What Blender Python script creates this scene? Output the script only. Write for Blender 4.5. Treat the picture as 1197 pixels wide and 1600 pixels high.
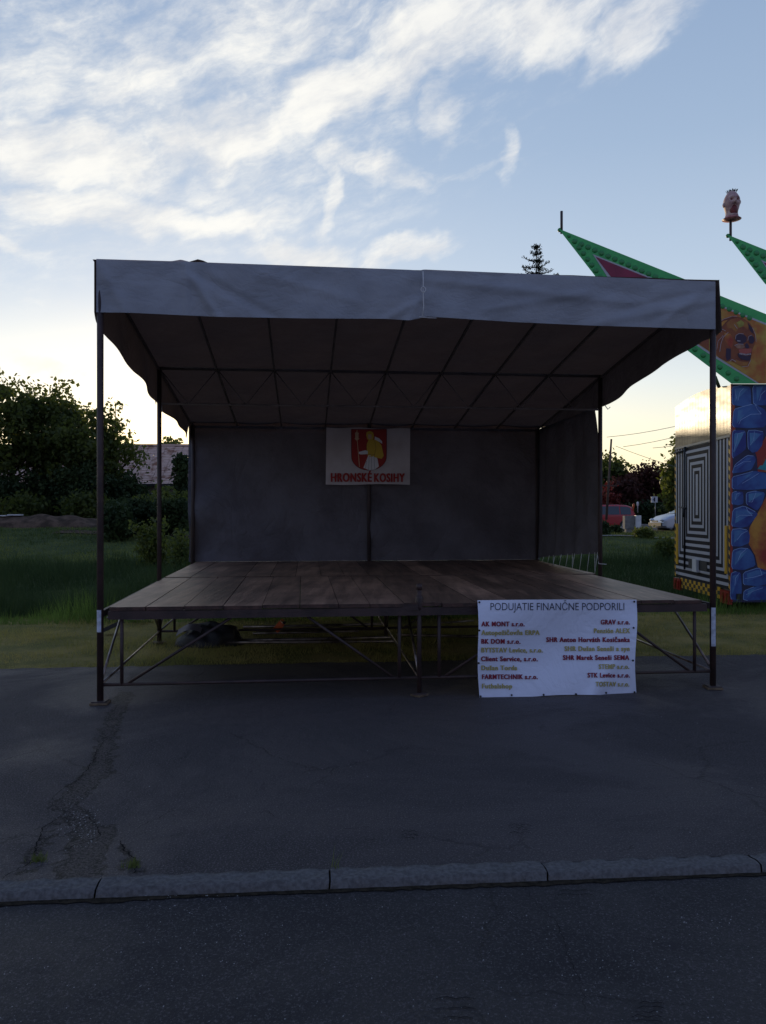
import bpy, bmesh, math, random
import numpy as np
from mathutils import Vector, Matrix
R = math.radians
random.seed(7)
S = bpy.context.scene
for o in list(bpy.data.objects): bpy.data.objects.remove(o)

# ------------------------------------------------------------------ camera
CH, F, CX, CY = 1.65, 1250.0, 598.5, 800.0
cd = bpy.data.cameras.new('camera'); cam = bpy.data.objects.new('camera', cd)
S.collection.objects.link(cam); S.camera = cam
cam.location = (0, 0, CH); cam.rotation_euler = (R(90), 0, 0)
cd.sensor_fit = 'VERTICAL'; cd.sensor_height = 24; cd.lens = 24 * F / 1600
cd.clip_start = 0.05; cd.clip_end = 2000
# ------------------------------------------------------------------ sun + exposure
SUN_AZ, SUN_EL = -13.0, 4.2
sd = bpy.data.lights.new('sun', 'SUN'); sun = bpy.data.objects.new('sun', sd)
S.collection.objects.link(sun)
sd.energy = 2.2; sd.angle = R(0.6); sd.color = (1.0, .78, .5)
dv = Vector((math.sin(R(SUN_AZ)) * math.cos(R(SUN_EL)), math.cos(R(SUN_AZ)) * math.cos(R(SUN_EL)), math.sin(R(SUN_EL))))
sun.rotation_euler = dv.to_track_quat('Z', 'Y').to_euler()
S.view_settings.view_transform = 'Standard'; S.view_settings.look = 'None'
S.view_settings.exposure = 0.0; S.view_settings.gamma = 1.0
S.cycles.max_bounces = 6; S.cycles.transparent_max_bounces = 6
# ------------------------------------------------------------------ node helpers
class NT:
    def __init__(s, tree): s.t = tree; s.n = tree.nodes; s.l = tree.links
    def node(s, typ, **kw):
        n = s.n.new(typ)
        for k, v in kw.items(): setattr(n, k, v)
        return n
    def put(s, sock, v):
        if hasattr(v, 'links') or isinstance(v, bpy.types.NodeSocket): s.l.new(v, sock)
        else: sock.default_value = v
    def math(s, op, a, b=0.0, c=0.0, clamp=False):
        n = s.n.new('ShaderNodeMath'); n.operation = op; n.use_clamp = clamp
        s.put(n.inputs[0], a); s.put(n.inputs[1], b); s.put(n.inputs[2], c)
        return n.outputs[0]
    def vmath(s, op, a, b=(0, 0, 0)):
        n = s.n.new('ShaderNodeVectorMath'); n.operation = op
        s.put(n.inputs[0], a); s.put(n.inputs[1], b)
        return n
    def noise(s, vec, scale, detail=4, rough=.55, dist=0.0, lac=2.0):
        n = s.n.new('ShaderNodeTexNoise')
        if vec is not None: s.l.new(vec, n.inputs['Vector'])
        n.inputs['Scale'].default_value = scale; n.inputs['Detail'].default_value = detail
        n.inputs['Roughness'].default_value = rough; n.inputs['Distortion'].default_value = dist
        return n
    def mix(s, fac, a, b):
        n = s.n.new('ShaderNodeMix'); n.data_type = 'RGBA'
        s.put(n.inputs[0], fac)
        s.put(n.inputs[6], a if not isinstance(a, tuple) else a + (1,) * (4 - len(a)))
        s.put(n.inputs[7], b if not isinstance(b, tuple) else b + (1,) * (4 - len(b)))
        return n.outputs[2]
    def ss(s, v, lo, hi, a=0.0, b=1.0):
        n = s.n.new('ShaderNodeMapRange'); n.interpolation_type = 'SMOOTHSTEP'
        s.put(n.inputs[0], v); n.inputs[1].default_value = lo; n.inputs[2].default_value = hi
        n.inputs[3].default_value = a; n.inputs[4].default_value = b
        return n.outputs[0]
    def comb(s, x, y, z=0.0):
        n = s.n.new('ShaderNodeCombineXYZ'); s.put(n.inputs[0], x); s.put(n.inputs[1], y); s.put(n.inputs[2], z)
        return n.outputs[0]
    def sep(s, v):
        n = s.n.new('ShaderNodeSeparateXYZ'); s.put(n.inputs[0], v); return n.outputs

# ------------------------------------------------------------------ world: nishita dusk sky with cirrus
W = bpy.data.worlds.new('World'); S.world = W; W.use_nodes = True
w = NT(W.node_tree); W.node_tree.nodes.clear()
SKY_STRENGTH = 0.10
sky = w.node('ShaderNodeTexSky', sky_type='NISHITA'); sky.sun_disc = False
sky.sun_elevation = R(SUN_EL + 1.0); sky.sun_rotation = R(SUN_AZ)
sky.air_density = 1.0; sky.dust_density = 0.6; sky.ozone_density = 2.0; sky.altitude = 150
tc = w.node('ShaderNodeTexCoord')
dx, dy, dz = w.sep(tc.outputs['Generated'])
az = w.math('MULTIPLY', w.math('ARCTAN2', dx, dy), 57.2958)
el = w.math('MULTIPLY', w.math('ARCSINE', dz), 57.2958)
AE = w.comb(az, el, 0.0)
def sky_dir(px, py):
    return (math.degrees(math.atan((px - CX) / F)), math.degrees(math.atan((CY - py) / math.hypot(F, px - CX))))
# warp the coordinates so cloud edges curl
wn = w.noise(AE, 0.10, 4, .6)
warp = w.vmath('MULTIPLY', w.vmath('SUBTRACT', wn.outputs['Color'], (.5, .5, .5)).outputs[0], (9.0, 5.0, 0.0)).outputs[0]
wn2 = w.noise(AE, 0.35, 4, .6)
warp2 = w.vmath('MULTIPLY', w.vmath('SUBTRACT', wn2.outputs['Color'], (.5, .5, .5)).outputs[0], (2.4, 1.8, 0.0)).outputs[0]
AEW = w.vmath('ADD', w.vmath('ADD', AE, warp).outputs[0], warp2).outputs[0]
def blob(px, py, a_, b_, rot, amp=1.0, v=AEW):
    """elongated soft cloud bank; a_, b_ = half axes in degrees, rot = tilt of the long axis"""
    cx, cy = sky_dir(px, py)
    m = w.node('ShaderNodeMapping', vector_type='TEXTURE'); w.l.new(v, m.inputs[0])
    m.inputs['Location'].default_value = (cx, cy, 0); m.inputs['Rotation'].default_value = (0, 0, R(rot))
    m.inputs['Scale'].default_value = (a_, b_, 1)
    ln = w.vmath('LENGTH', m.outputs[0]).outputs['Value']
    return w.ss(ln, 0.15, 1.25, amp, 0.0)
def fmax(lst):
    r = lst[0]
    for x in lst[1:]: r = w.math('MAXIMUM', r, x)
    return r
banks = fmax([
    blob(110, 235, 11, 3.4, -2, 1.0), blob(350, 205, 10, 3.2, 12, 1.0), blob(520, 140, 8, 3.6, 28, 1.05), blob(650, 70, 9, 3.8, 24, 1.0), blob(850, 20, 9, 3.4, 6, .95),
    blob(1000, 45, 4.5, 2.4, 22, .9), blob(220, 110, 12, 3.6, 20, .75), blob(420, 40, 12, 4.2, 18, .72), blob(50, 130, 8, 3.0, 10, .6),
    blob(190, 332, 13, 2.0, -2, .95), blob(380, 345, 5, 1.7, 0, .85), blob(20, 385, 5, 1.2, -12, .75), blob(565, 268, 7, 1.5, -6, .82),
    blob(690, 165, 2.2, 3.6, -20, .80), blob(792, 240, 1.3, 2.4, 8, .66), blob(700, 262, 7, .7, 2, .5), blob(505, 320, 1.4, 4.0, -6, .78),
    blob(470, 402, 6.0, 1.6, 0, 1.0), blob(632, 392, 4.5, 1.3, 14, .85), blob(60, 575, 4.5, .8, -3, .62), blob(110, 490, 5, .7, -8, .4),
    blob(960, 560, 8, 1.2, -4, .35), blob(200, 180, 34, 14, 10, .60)])
# fibrous cirrus detail, stretched along the wind
AET = w.vmath('ADD', w.vmath('SCALE', warp).outputs[0], AE).outputs[0]
for n_ in w.n:
    if n_.type == 'VECT_MATH' and n_.operation == 'SCALE': n_.inputs[3].default_value = .45
mp = w.node('ShaderNodeMapping', vector_type='TEXTURE'); w.l.new(AET, mp.inputs[0])
mp.inputs['Rotation'].default_value = (0, 0, R(20)); mp.inputs['Scale'].default_value = (2.5, 1, 1)
fib = w.noise(mp.outputs[0], .30, 12, .63, .0).outputs['Fac']
fine = w.noise(mp.outputs[0], 1.1, 10, .66, .0).outputs['Fac']
nz = w.math('ADD', w.math('MULTIPLY', fib, .62), w.math('MULTIPLY', fine, .38))
# thin cloud elsewhere in the dome
scat = w.ss(w.noise(AE, .05, 5, .6, .6).outputs['Fac'], .50, .72, 0, .55)
behind = w.ss(w.math('ABSOLUTE', az), 30, 60, 0, 1)
mask = w.math('MAXIMUM', banks, w.math('MULTIPLY', scat, behind))
dens = w.ss(w.math('ADD', w.math('MULTIPLY', mask, 1.0), w.math('MULTIPLY', w.math('SUBTRACT', nz, .5), 2.35)), .14, 1.14)
dens = w.math('MULTIPLY', dens, w.ss(mask, 0.0, .35))
# sky colour
nis = w.vmath('SCALE', sky.outputs[0]); nis.inputs[3].default_value = SKY_STRENGTH * 2.6
# blue of the clear sky lifted by the milky summer air
grad = w.node('ShaderNodeValToRGB'); w.l.new(w.math('DIVIDE', el, 60.0, clamp=True), grad.inputs[0])
er = grad.color_ramp; er.elements[0].position = 0; er.elements[0].color = (1.0, .80, .50, 1)
er.elements[1].position = 1; er.elements[1].color = (.18, .28, .52, 1)
for p, c in ((.07, (1.02, .90, .66)), (.15, (.80, .82, .83)), (.25, (.54, .63, .77)), (.40, (.39, .50, .68)), (.62, (.28, .39, .60))):
    e = er.elements.new(p); e.color = c + (1,)
# warm glow around the sun
sx, sy = SUN_AZ, SUN_EL
gm = w.node('ShaderNodeMapping', vector_type='TEXTURE'); w.l.new(AE, gm.inputs[0])
gm.inputs['Location'].default_value = (sx, sy, 0); gm.inputs['Scale'].default_value = (48, 12, 1)
glow = w.ss(w.vmath('LENGTH', gm.outputs[0]).outputs['Value'], 0.0, 1.0, 1.0, 0.0)
clear = w.mix(.80, nis.outputs[0], grad.outputs[0])
gl = w.node('ShaderNodeMix', data_type='RGBA', blend_type='ADD'); w.l.new(glow, gl.inputs[0]); w.l.new(clear, gl.inputs[6]); gl.inputs[7].default_value = (.32, .25, .12, 1)
# cloud colour: bright, slightly warm towards the sun, greyer far away
near = w.ss(w.math('ABSOLUTE', w.math('SUBTRACT', az, SUN_AZ)), 5, 60, 1, 0)
ccol = w.mix(near, (.64, .68, .75), (.96, .94, .88))
ccol = w.mix(w.ss(el, 2, 14, 1, 0), ccol, (1.0, .80, .55))
soft = w.mix(w.ss(fib, .35, .65), (.86, .88, .94), (1.08, 1.08, 1.08))
cm = w.node('ShaderNodeMix', data_type='RGBA', blend_type='MULTIPLY'); cm.inputs[0].default_value = 1
w.l.new(ccol, cm.inputs[6]); w.l.new(soft, cm.inputs[7])
final = w.mix(w.math('MULTIPLY', dens, .93), gl.outputs[2], cm.outputs[2])
# below the horizon: dull ground bounce
final = w.mix(w.ss(el, -3, -.5, 1, 0), final, (.05, .055, .05))
# half of the dome away from the sun is darker and bluer
away = w.ss(w.math('ABSOLUTE', w.math('SUBTRACT', az, SUN_AZ)), 50, 150, 0, 1)
final = w.mix(w.math('MULTIPLY', away, .70), final, (.175, .225, .47))
bg = w.node('ShaderNodeBackground'); w.l.new(final, bg.inputs[0]); bg.inputs[1].default_value = 1.0
wo = w.node('ShaderNodeOutputWorld'); w.l.new(bg.outputs[0], wo.inputs[0])

# ------------------------------------------------------------------ materials
def mat(name, col, rough=.7, var=0.0, vscale=3.0, col2=None, bump=0.0, bscale=40.0, metal=0.0, wrinkle=0.0, wscale=2.5, trans=0.0, tcol=None,
        spec=.5, stretch=(1, 1, 1), detail=5, lo=.35, hi=.65):
    m = bpy.data.materials.new(name); m.use_nodes = True
    t = NT(m.node_tree); b = m.node_tree.nodes['Principled BSDF']; out = m.node_tree.nodes['Material Output']
    tcn = t.node('ShaderNodeTexCoord'); mpn = t.node('ShaderNodeMapping'); t.l.new(tcn.outputs['Object'], mpn.inputs[0])
    mpn.inputs['Scale'].default_value = stretch; v = mpn.outputs[0]
    c = col
    if col2 is None and var > 0: col2 = tuple(max(0, x * (1 - var)) for x in col)
    if col2 is not None:
        f = t.ss(t.noise(v, vscale, detail, .6).outputs['Fac'], lo, hi)
        c = t.mix(f, col, col2); t.l.new(c, b.inputs['Base Color'])
    else: b.inputs['Base Color'].default_value = col + (1,)
    b.inputs['Roughness'].default_value = rough; b.inputs['Metallic'].default_value = metal
    b.inputs['Specular IOR Level'].default_value = spec
    if wrinkle:
        wn_ = t.noise(v, wscale, 5, .55, .6).outputs['Fac']; a_ = t.math('POWER', t.math('ABSOLUTE', t.math('SUBTRACT', wn_, .5)), .7)
        wn3 = t.noise(v, wscale * 2.7, 4, .5, .8).outputs['Fac']; a2 = t.math('ABSOLUTE', t.math('SUBTRACT', wn3, .5))
        hgt = t.math('ADD', t.math('ADD', a_, t.math('MULTIPLY', a2, .5)), t.math('MULTIPLY', t.noise(v, bscale, 4).outputs['Fac'], .08))
        bn = t.node('ShaderNodeBump'); bn.inputs['Strength'].default_value = wrinkle; bn.inputs['Distance'].default_value = .06
        t.l.new(hgt, bn.inputs['Height']); t.l.new(bn.outputs[0], b.inputs['Normal'])
    elif bump:
        bn = t.node('ShaderNodeBump'); bn.inputs['Strength'].default_value = bump; bn.inputs['Distance'].default_value = .02
        t.l.new(t.noise(v, bscale, 5, .6).outputs['Fac'], bn.inputs['Height']); t.l.new(bn.outputs[0], b.inputs['Normal'])
    if trans:
        tr = t.node('ShaderNodeBsdfTranslucent')
        if tcol: tr.inputs[0].default_value = tcol + (1,)
        elif col2 is not None: t.l.new(c, tr.inputs[0])
        else: tr.inputs[0].default_value = col + (1,)
        ms = t.node('ShaderNodeMixShader'); ms.inputs[0].default_value = trans
        t.l.new(b.outputs[0], ms.inputs[1]); t.l.new(tr.outputs[0], ms.inputs[2]); t.l.new(ms.outputs[0], out.inputs[0])
    return m
M = {}
M['asphalt'] = mat('asphalt', (.036, .036, .038), .78, col2=(.025, .025, .028), vscale=1.6, bump=.5, bscale=130, spec=.25)
M['asphalt_road'] = mat('asphalt_road', (.024, .024, .027), .82, col2=(.032, .032, .035), vscale=2.2, bump=.7, bscale=110, spec=.25)
M['asphalt_worn'] = mat('asphalt_worn', (.050, .045, .044), .95, col2=(.026, .024, .024), vscale=34, bump=1.0, bscale=70, spec=.2)
def asphalt(name, base, dark, seed, segs=()):
    m = bpy.data.materials.new(name); m.use_nodes = True; t = NT(m.node_tree); b = m.node_tree.nodes['Principled BSDF']
    tcn = t.node('ShaderNodeTexCoord'); v = t.vmath('ADD', tcn.outputs['Object'], (seed, 0, 0)).outputs[0]
    big = t.ss(t.noise(v, .55, 6, .62, .6).outputs['Fac'], .38, .64)
    c = t.mix(big, base, dark)
    blot = t.ss(t.noise(v, 2.6, 6, .7, .3).outputs['Fac'], .56, .70, 0, .55); c = t.mix(blot, c, tuple(x * .55 for x in base))
    agg = t.noise(v, 95, 3, .8).outputs['Fac']; c = t.mix(t.ss(agg, .52, .66, 0, 1), c, tuple(x * 3.0 for x in base))
    c = t.mix(t.ss(t.noise(v, 60, 3, .8).outputs['Fac'], .55, .70, 0, .7), c, tuple(x * .42 for x in dark))
    # net of hairline cracks, only in some areas
    wv = t.vmath('ADD', v, t.vmath('MULTIPLY', t.noise(v, 2.2, 5, .7).outputs['Color'], (.35, .35, 0)).outputs[0]).outputs[0]
    vo = t.node('ShaderNodeTexVoronoi', feature='DISTANCE_TO_EDGE'); vo.inputs['Scale'].default_value = .9; t.l.new(wv, vo.inputs['Vector'])
    hair = t.math('MULTIPLY', t.ss(vo.outputs['Distance'], .002, .009, 1, 0), t.ss(t.noise(v, .7, 3).outputs['Fac'], .50, .60))
    c = t.mix(t.math('MULTIPLY', hair, .35), c, (.008, .008, .009))
    rough_m = None
    if segs:
        x, y, z = t.sep(tcn.outputs['Object']); dd = None
        n1 = t.noise(tcn.outputs['Object'], 9, 6, .7).outputs['Fac']; n2 = t.noise(tcn.outputs['Object'], 32, 5, .75).outputs['Fac']
        for (ax, ay), (bx_, by_), wd_ in segs:
            ex, ey = bx_ - ax, by_ - ay; L2 = ex * ex + ey * ey
            h_ = t.math('DIVIDE', t.math('ADD', t.math('MULTIPLY', t.math('SUBTRACT', x, ax), ex), t.math('MULTIPLY', t.math('SUBTRACT', y, ay), ey)), L2, clamp=True)
            qx = t.math('SUBTRACT', t.math('SUBTRACT', x, ax), t.math('MULTIPLY', h_, ex)); qy = t.math('SUBTRACT', t.math('SUBTRACT', y, ay), t.math('MULTIPLY', h_, ey))
            d_ = t.math('SUBTRACT', t.math('SQRT', t.math('ADD', t.math('MULTIPLY', qx, qx), t.math('MULTIPLY', qy, qy))), wd_)
            dd = d_ if dd is None else t.math('MINIMUM', dd, d_)
        dd = t.math('ADD', dd, t.math('ADD', t.math('MULTIPLY', t.math('SUBTRACT', n1, .5), .40), t.math('MULTIPLY', t.math('SUBTRACT', n2, .5), .10)))
        inside = t.ss(dd, -.012, .004, 1, 0); edge = t.ss(t.math('ABSOLUTE', dd), .003, .014, 1, 0)
        gr = t.noise(tcn.outputs['Object'], 70, 4, .8).outputs['Fac']
        wornc = t.mix(t.ss(gr, .42, .60), tuple(k * .22 for k in dark), tuple(k * 1.8 for k in base))
        c = t.mix(t.math('MULTIPLY', inside, 1.0), c, wornc); c = t.mix(t.math('MULTIPLY', edge, t.ss(n1, .36, .48, 0, 1)), c, (.004, .006, .007))
        rough_m = inside, edge
    t.l.new(c, b.inputs['Base Color']); b.inputs['Specular IOR Level'].default_value = .35
    t.l.new(t.ss(big, 0, 1, .62, .85), b.inputs['Roughness'])
    h = t.math('ADD', t.noise(v, 80, 4, .75).outputs['Fac'], t.math('MULTIPLY', t.noise(v, 9, 4, .6).outputs['Fac'], 2.2))
    h = t.math('SUBTRACT', h, t.math('MULTIPLY', hair, .8))
    if rough_m: h = t.math('SUBTRACT', t.math('SUBTRACT', t.math('ADD', h, t.math('MULTIPLY', t.math('MULTIPLY', gr, rough_m[0]), 2.0)), t.math('MULTIPLY', rough_m[0], 1.2)), t.math('MULTIPLY', rough_m[1], 1.6))
    bn = t.node('ShaderNodeBump'); bn.inputs['Strength'].default_value = .9; bn.inputs['Distance'].default_value = .012
    t.l.new(h, bn.inputs['Height']); t.l.new(bn.outputs[0], b.inputs['Normal']); return m
def gp(px, py): Y = CH * F / (py - CY); return ((px - CX) / F * Y, Y)
CRK = [(gp(196, 1084), gp(172, 1135), .05), (gp(172, 1135), gp(158, 1200), .055), (gp(158, 1200), gp(105, 1258), .075), (gp(105, 1258), gp(145, 1300), .05), (gp(145, 1300), gp(120, 1365), .09), (gp(190, 1325), gp(210, 1362), .015), (gp(85, 1290), gp(40, 1360), .012)]
M['asphalt'] = asphalt('asphalt', (.058, .050, .051), (.040, .036, .038), 0.0, CRK); M['asphalt_road'] = asphalt('asphalt_road', (.034, .031, .032), (.024, .023, .025), 7.3)
M['crack'] = mat('crack', (.011, .011, .012), 1, spec=.1)
M['scuff'] = mat('scuff', (.016, .016, .018), 1, spec=.1)
M['kerb'] = mat('kerb_stone', (.150, .146, .146), .95, col2=(.085, .082, .082), vscale=48, detail=8, lo=.3, hi=.7, bump=.6, bscale=90, spec=.2)
M['soil'] = mat('soil', (.045, .036, .025), 1, col2=(.02, .017, .012), vscale=30, bump=.8, bscale=50, spec=.1)
M['mud'] = mat('dry_earth', (.13, .088, .062), 1, col2=(.05, .036, .026), vscale=2.5, bump=.8, bscale=20, spec=.1)
M['chip'] = mat('pale_chip', (.30, .30, .30), .7, spec=.3)
M['grassground_'] = mat('turf', (.20, .17, .06), 1, col2=(.09, .10, .035), vscale=1.3, bump=.8, bscale=30, spec=.1)
def turf():
    m = bpy.data.materials.new('turf'); m.use_nodes = True; t = NT(m.node_tree); b = m.node_tree.nodes['Principled BSDF']
    tcn = t.node('ShaderNodeTexCoord'); v = tcn.outputs['Object']; x, y, z = t.sep(v)
    q = t.math('SUBTRACT', y, t.math('MULTIPLY', x, .1)); n1 = t.ss(t.noise(v, 1.3, 6, .65).outputs['Fac'], .36, .64)
    mown = t.mix(n1, (.28, .225, .080), (.14, .135, .045)); lush = t.mix(n1, (.070, .090, .030), (.040, .060, .022))
    c = t.mix(t.ss(t.math('ADD', q, t.noise(v, .8, 3).outputs['Fac']), 12.9, 13.6), mown, lush)
    c = t.mix(t.ss(t.noise(v, .9, 6, .7).outputs['Fac'], .60, .70, 0, .6), c, (.085, .062, .04))
    t.l.new(c, b.inputs['Base Color']); b.inputs['Roughness'].default_value = 1; b.inputs['Specular IOR Level'].default_value = .1
    bn = t.node('ShaderNodeBump'); bn.inputs['Strength'].default_value = .8; t.l.new(t.noise(v, 30, 5).outputs['Fac'], bn.inputs['Height']); bn.inputs['Distance'].default_value = .02
    t.l.new(bn.outputs[0], b.inputs['Normal']); return m
M['grassground'] = turf()
M['grass'] = mat('grass_blade', (.44, .37, .12), .8, col2=(.26, .26, .07), vscale=1.2, trans=.4, spec=.2)
M['grass_green'] = mat('green_grass', (.17, .20, .055), .8, col2=(.065, .10, .03), vscale=.8, trans=.3, spec=.15)
M['grass_lush'] = mat('lush_grass', (.20, .30, .06), .8, col2=(.11, .18, .04), vscale=1.5, trans=.4, spec=.15)
M['weed'] = mat('weed_blade', (.035, .062, .022), .8, col2=(.060, .095, .030), vscale=.7, trans=.25, spec=.15)
M['leaf'] = mat('leaf', (.040, .062, .018), .6, col2=(.075, .095, .024), vscale=.8, trans=.45, tcol=(.16, .19, .035), spec=.25)
M['leaf_dark'] = mat('leaf_dark', (.022, .040, .016), .7, col2=(.045, .068, .022), vscale=.9, trans=.3, spec=.2)
M['leaf_red'] = mat('leaf_plum', (.050, .018, .018), .7, col2=(.075, .030, .020), vscale=.6, trans=.30, spec=.2)
M['leaf_crimson'] = mat('leaf_crimson', (.18, .025, .02), .7, var=.4, trans=.3)
M['needle'] = mat('needle', (.012, .022, .014), .8, var=.4, spec=.1)
M['bark'] = mat('bark', (.045, .035, .027), .95, var=.5, vscale=9, bump=1, bscale=25, spec=.1)
M['steel'] = mat('rusty_painted_steel', (.050, .030, .028), .55, col2=(.028, .018, .018), vscale=7, bump=.25, bscale=60, spec=.4)
M['steel_dark'] = mat('dark_steel', (.045, .036, .038), .6, col2=(.06, .042, .04), vscale=6, bump=.2, bscale=60, spec=.4)
M['frame_grey'] = mat('dusty_frame', (.17, .145, .145), .8, var=.3)
M['galv'] = mat('worn_steel_pipe', (.34, .29, .26), .32, col2=(.12, .09, .08), vscale=5, metal=.8)
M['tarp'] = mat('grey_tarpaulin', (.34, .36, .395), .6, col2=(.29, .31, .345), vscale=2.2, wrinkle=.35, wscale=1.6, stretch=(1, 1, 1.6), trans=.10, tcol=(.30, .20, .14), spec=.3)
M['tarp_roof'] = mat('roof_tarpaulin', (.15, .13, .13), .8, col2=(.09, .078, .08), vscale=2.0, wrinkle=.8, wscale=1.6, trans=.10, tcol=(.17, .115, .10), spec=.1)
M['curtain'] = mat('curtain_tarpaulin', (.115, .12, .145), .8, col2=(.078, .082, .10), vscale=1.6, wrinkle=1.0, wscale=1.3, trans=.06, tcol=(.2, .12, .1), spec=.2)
M['wood'] = mat('deck_plank', (.36, .22, .15), .5, col2=(.15, .095, .068), vscale=2.2, stretch=(3.5, .35, 3), bump=.35, bscale=9, spec=.3, lo=.3, hi=.7)
def plank_tone():
    m = M['wood']; t = NT(m.node_tree); b = m.node_tree.nodes['Principled BSDF']; src = b.inputs['Base Color'].links[0].from_socket
    g = t.node('ShaderNodeNewGeometry'); tone = t.ss(g.outputs['Random Per Island'], 0, 1, .62, 1.2)
    n_ = t.node('ShaderNodeTexCoord'); st = t.noise(n_.outputs['Object'], 1.1, 6, .7, .4).outputs['Fac']
    tone = t.math('MULTIPLY', tone, t.ss(st, .35, .65, .7, 1.15))
    t.l.new(t.vmath('MULTIPLY', src, t.comb(tone, tone, tone)).outputs[0], b.inputs['Base Color'])
plank_tone()
M['woodend'] = mat('plank_end', (.085, .045, .035), .9, col2=(.04, .025, .02), vscale=14, bump=.5)
M['padwood'] = mat('pad_wood', (.17, .125, .08), .9, var=.4, vscale=12, bump=.4)
M['vinyl'] = mat('white_vinyl', (.68, .74, .90), .5, spec=.4, wrinkle=.35, wscale=1.8)
M['cloth_white'] = mat('white_cloth', (.62, .58, .58), .9, col2=(.52, .47, .46), vscale=2, trans=.1)
M['ink_red'] = mat('print_crimson', (.22, .010, .035), .6)
M['ink_yellow'] = mat('print_yellow', (.42, .37, .14), .6)
M['ink_blue'] = mat('print_navy', (.012, .018, .05), .6)
M['ink_black'] = mat('print_black', (.01, .01, .012), .6)
M['shield_red'] = mat('shield_red', (.34, .03, .025), .8)
M['gold'] = mat('print_gold', (.62, .42, .05), .8)
M['print_white'] = mat('print_white', (.72, .72, .74), .8)
M['skin'] = mat('print_skin', (.60, .42, .25), .8)
M['eyelet'] = mat('eyelet', (.02, .02, .025), .4, metal=.5)
M['post_band'] = mat('pale_blue_band', (.50, .56, .68), .5, var=.4, vscale=18)
M['rope'] = mat('white_rope', (.60, .60, .60), .9)
M['black_plastic'] = mat('black_plastic', (.012, .012, .015), .6, bump=.3, bscale=9)
M['sheen'] = mat('pale_sheet', (.13, .115, .12), .6)
M['orange'] = mat('orange_plastic', (.75, .13, .03), .5, var=.4, vscale=9)
M['green_paint'] = mat('green_paint', (.07, .48, .13), .5, col2=(.05, .38, .11), vscale=2.2, spec=.4)
M['green_dark'] = mat('dark_green_lens', (.03, .24, .065), .4)
M['magenta'] = mat('crimson_panel', (.26, .018, .06), .5, var=.35, vscale=2)
M['trim'] = mat('grey_trim', (.42, .44, .46), .5)
M['fire'] = mat('painted_fire', (.40, .09, .02), .6, col2=(.48, .36, .06), vscale=1.3, detail=4, lo=.38, hi=.6)
M['fire_red'] = mat('painted_fire_red', (.30, .030, .018), .6, col2=(.55, .27, .035), vscale=1.7, detail=6, lo=.42, hi=.68)
M['rock1'] = mat('painted_rock', (.014, .030, .20), .5, col2=(.035, .12, .34), vscale=2.6, detail=3)
M['rock2'] = mat('painted_rock_light', (.035, .10, .34), .5, col2=(.08, .24, .42), vscale=3.0, detail=3)
M['rock_gap'] = mat('painted_joint', (.015, .018, .075), .5, var=.4)
M['rock_line'] = mat('painted_highlight', (.26, .40, .70), .5, var=.3, vscale=8)
M['teal'] = mat('painted_teal', (.02, .28, .32), .5, var=.4)
M['skull1'] = mat('painted_skull', (.15, .035, .02), .6, col2=(.26, .075, .02), vscale=3.5)
M['skull2'] = mat('painted_skull_top', (.28, .07, .02), .6, col2=(.36, .17, .03), vscale=4)
M['skull_lime'] = mat('painted_lime', (.34, .30, .05), .6, var=.4, vscale=9)
M['skull_bone'] = mat('painted_bone', (.42, .22, .14), .6, var=.4, vscale=9)
M['skull_dark'] = mat('painted_socket', (.035, .018, .045), .6)
M['skull_line'] = mat('painted_pale_line', (.42, .36, .38), .6)
M['skull_red'] = mat('painted_mouth', (.40, .09, .07), .6)
M['yellow'] = mat('yellow_reflector', (.60, .34, .02), .4)
M['red_lamp'] = mat('red_lamp', (.28, .02, .015), .3)
M['galvpanel'] = mat('galvanised', (.25, .25, .24), .5, metal=.3)
M['white_paint'] = mat('white_paint', (.62, .63, .65), .5, var=.15)
M['conc'] = mat('concrete', (.22, .21, .20), .9, var=.3, vscale=6, bump=.4)
M['roof_tile'] = mat('roof_tile', (.60, .43, .35), .85, col2=(.28, .14, .09), vscale=2.2, stretch=(1, 1, 1), lo=.48, hi=.66)
M['plaster'] = mat('plaster', (.16, .13, .11), .95, var=.4, vscale=1.2)
M['glass'] = mat('window_glass', (.02, .03, .04), .08, spec=.8)
M['car_red'] = mat('red_paint', (.36, .012, .02), .25, spec=.6)
M['car_silver'] = mat('silver_paint', (.42, .45, .52), .28, metal=.5)
M['tyre'] = mat('tyre', (.012, .012, .012), .8)
M['rim'] = mat('rim', (.3, .3, .32), .35, metal=.8)
M['lamp_clear'] = mat('headlamp', (.55, .58, .62), .15)
M['flesh'] = mat('latex_flesh', (.58, .42, .38), .6, col2=(.38, .22, .22), vscale=9, trans=.12)
M['collar_red'] = mat('bloody_collar', (.50, .20, .20), .5, var=.4, vscale=14)
M['gore'] = mat('painted_gore', (.18, .02, .02), .5, var=.4, vscale=20)
M['wire'] = mat('wire', (.16, .14, .13), .7)
M['polewood'] = mat('weathered_pole', (.10, .07, .055), .9, var=.3)

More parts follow.
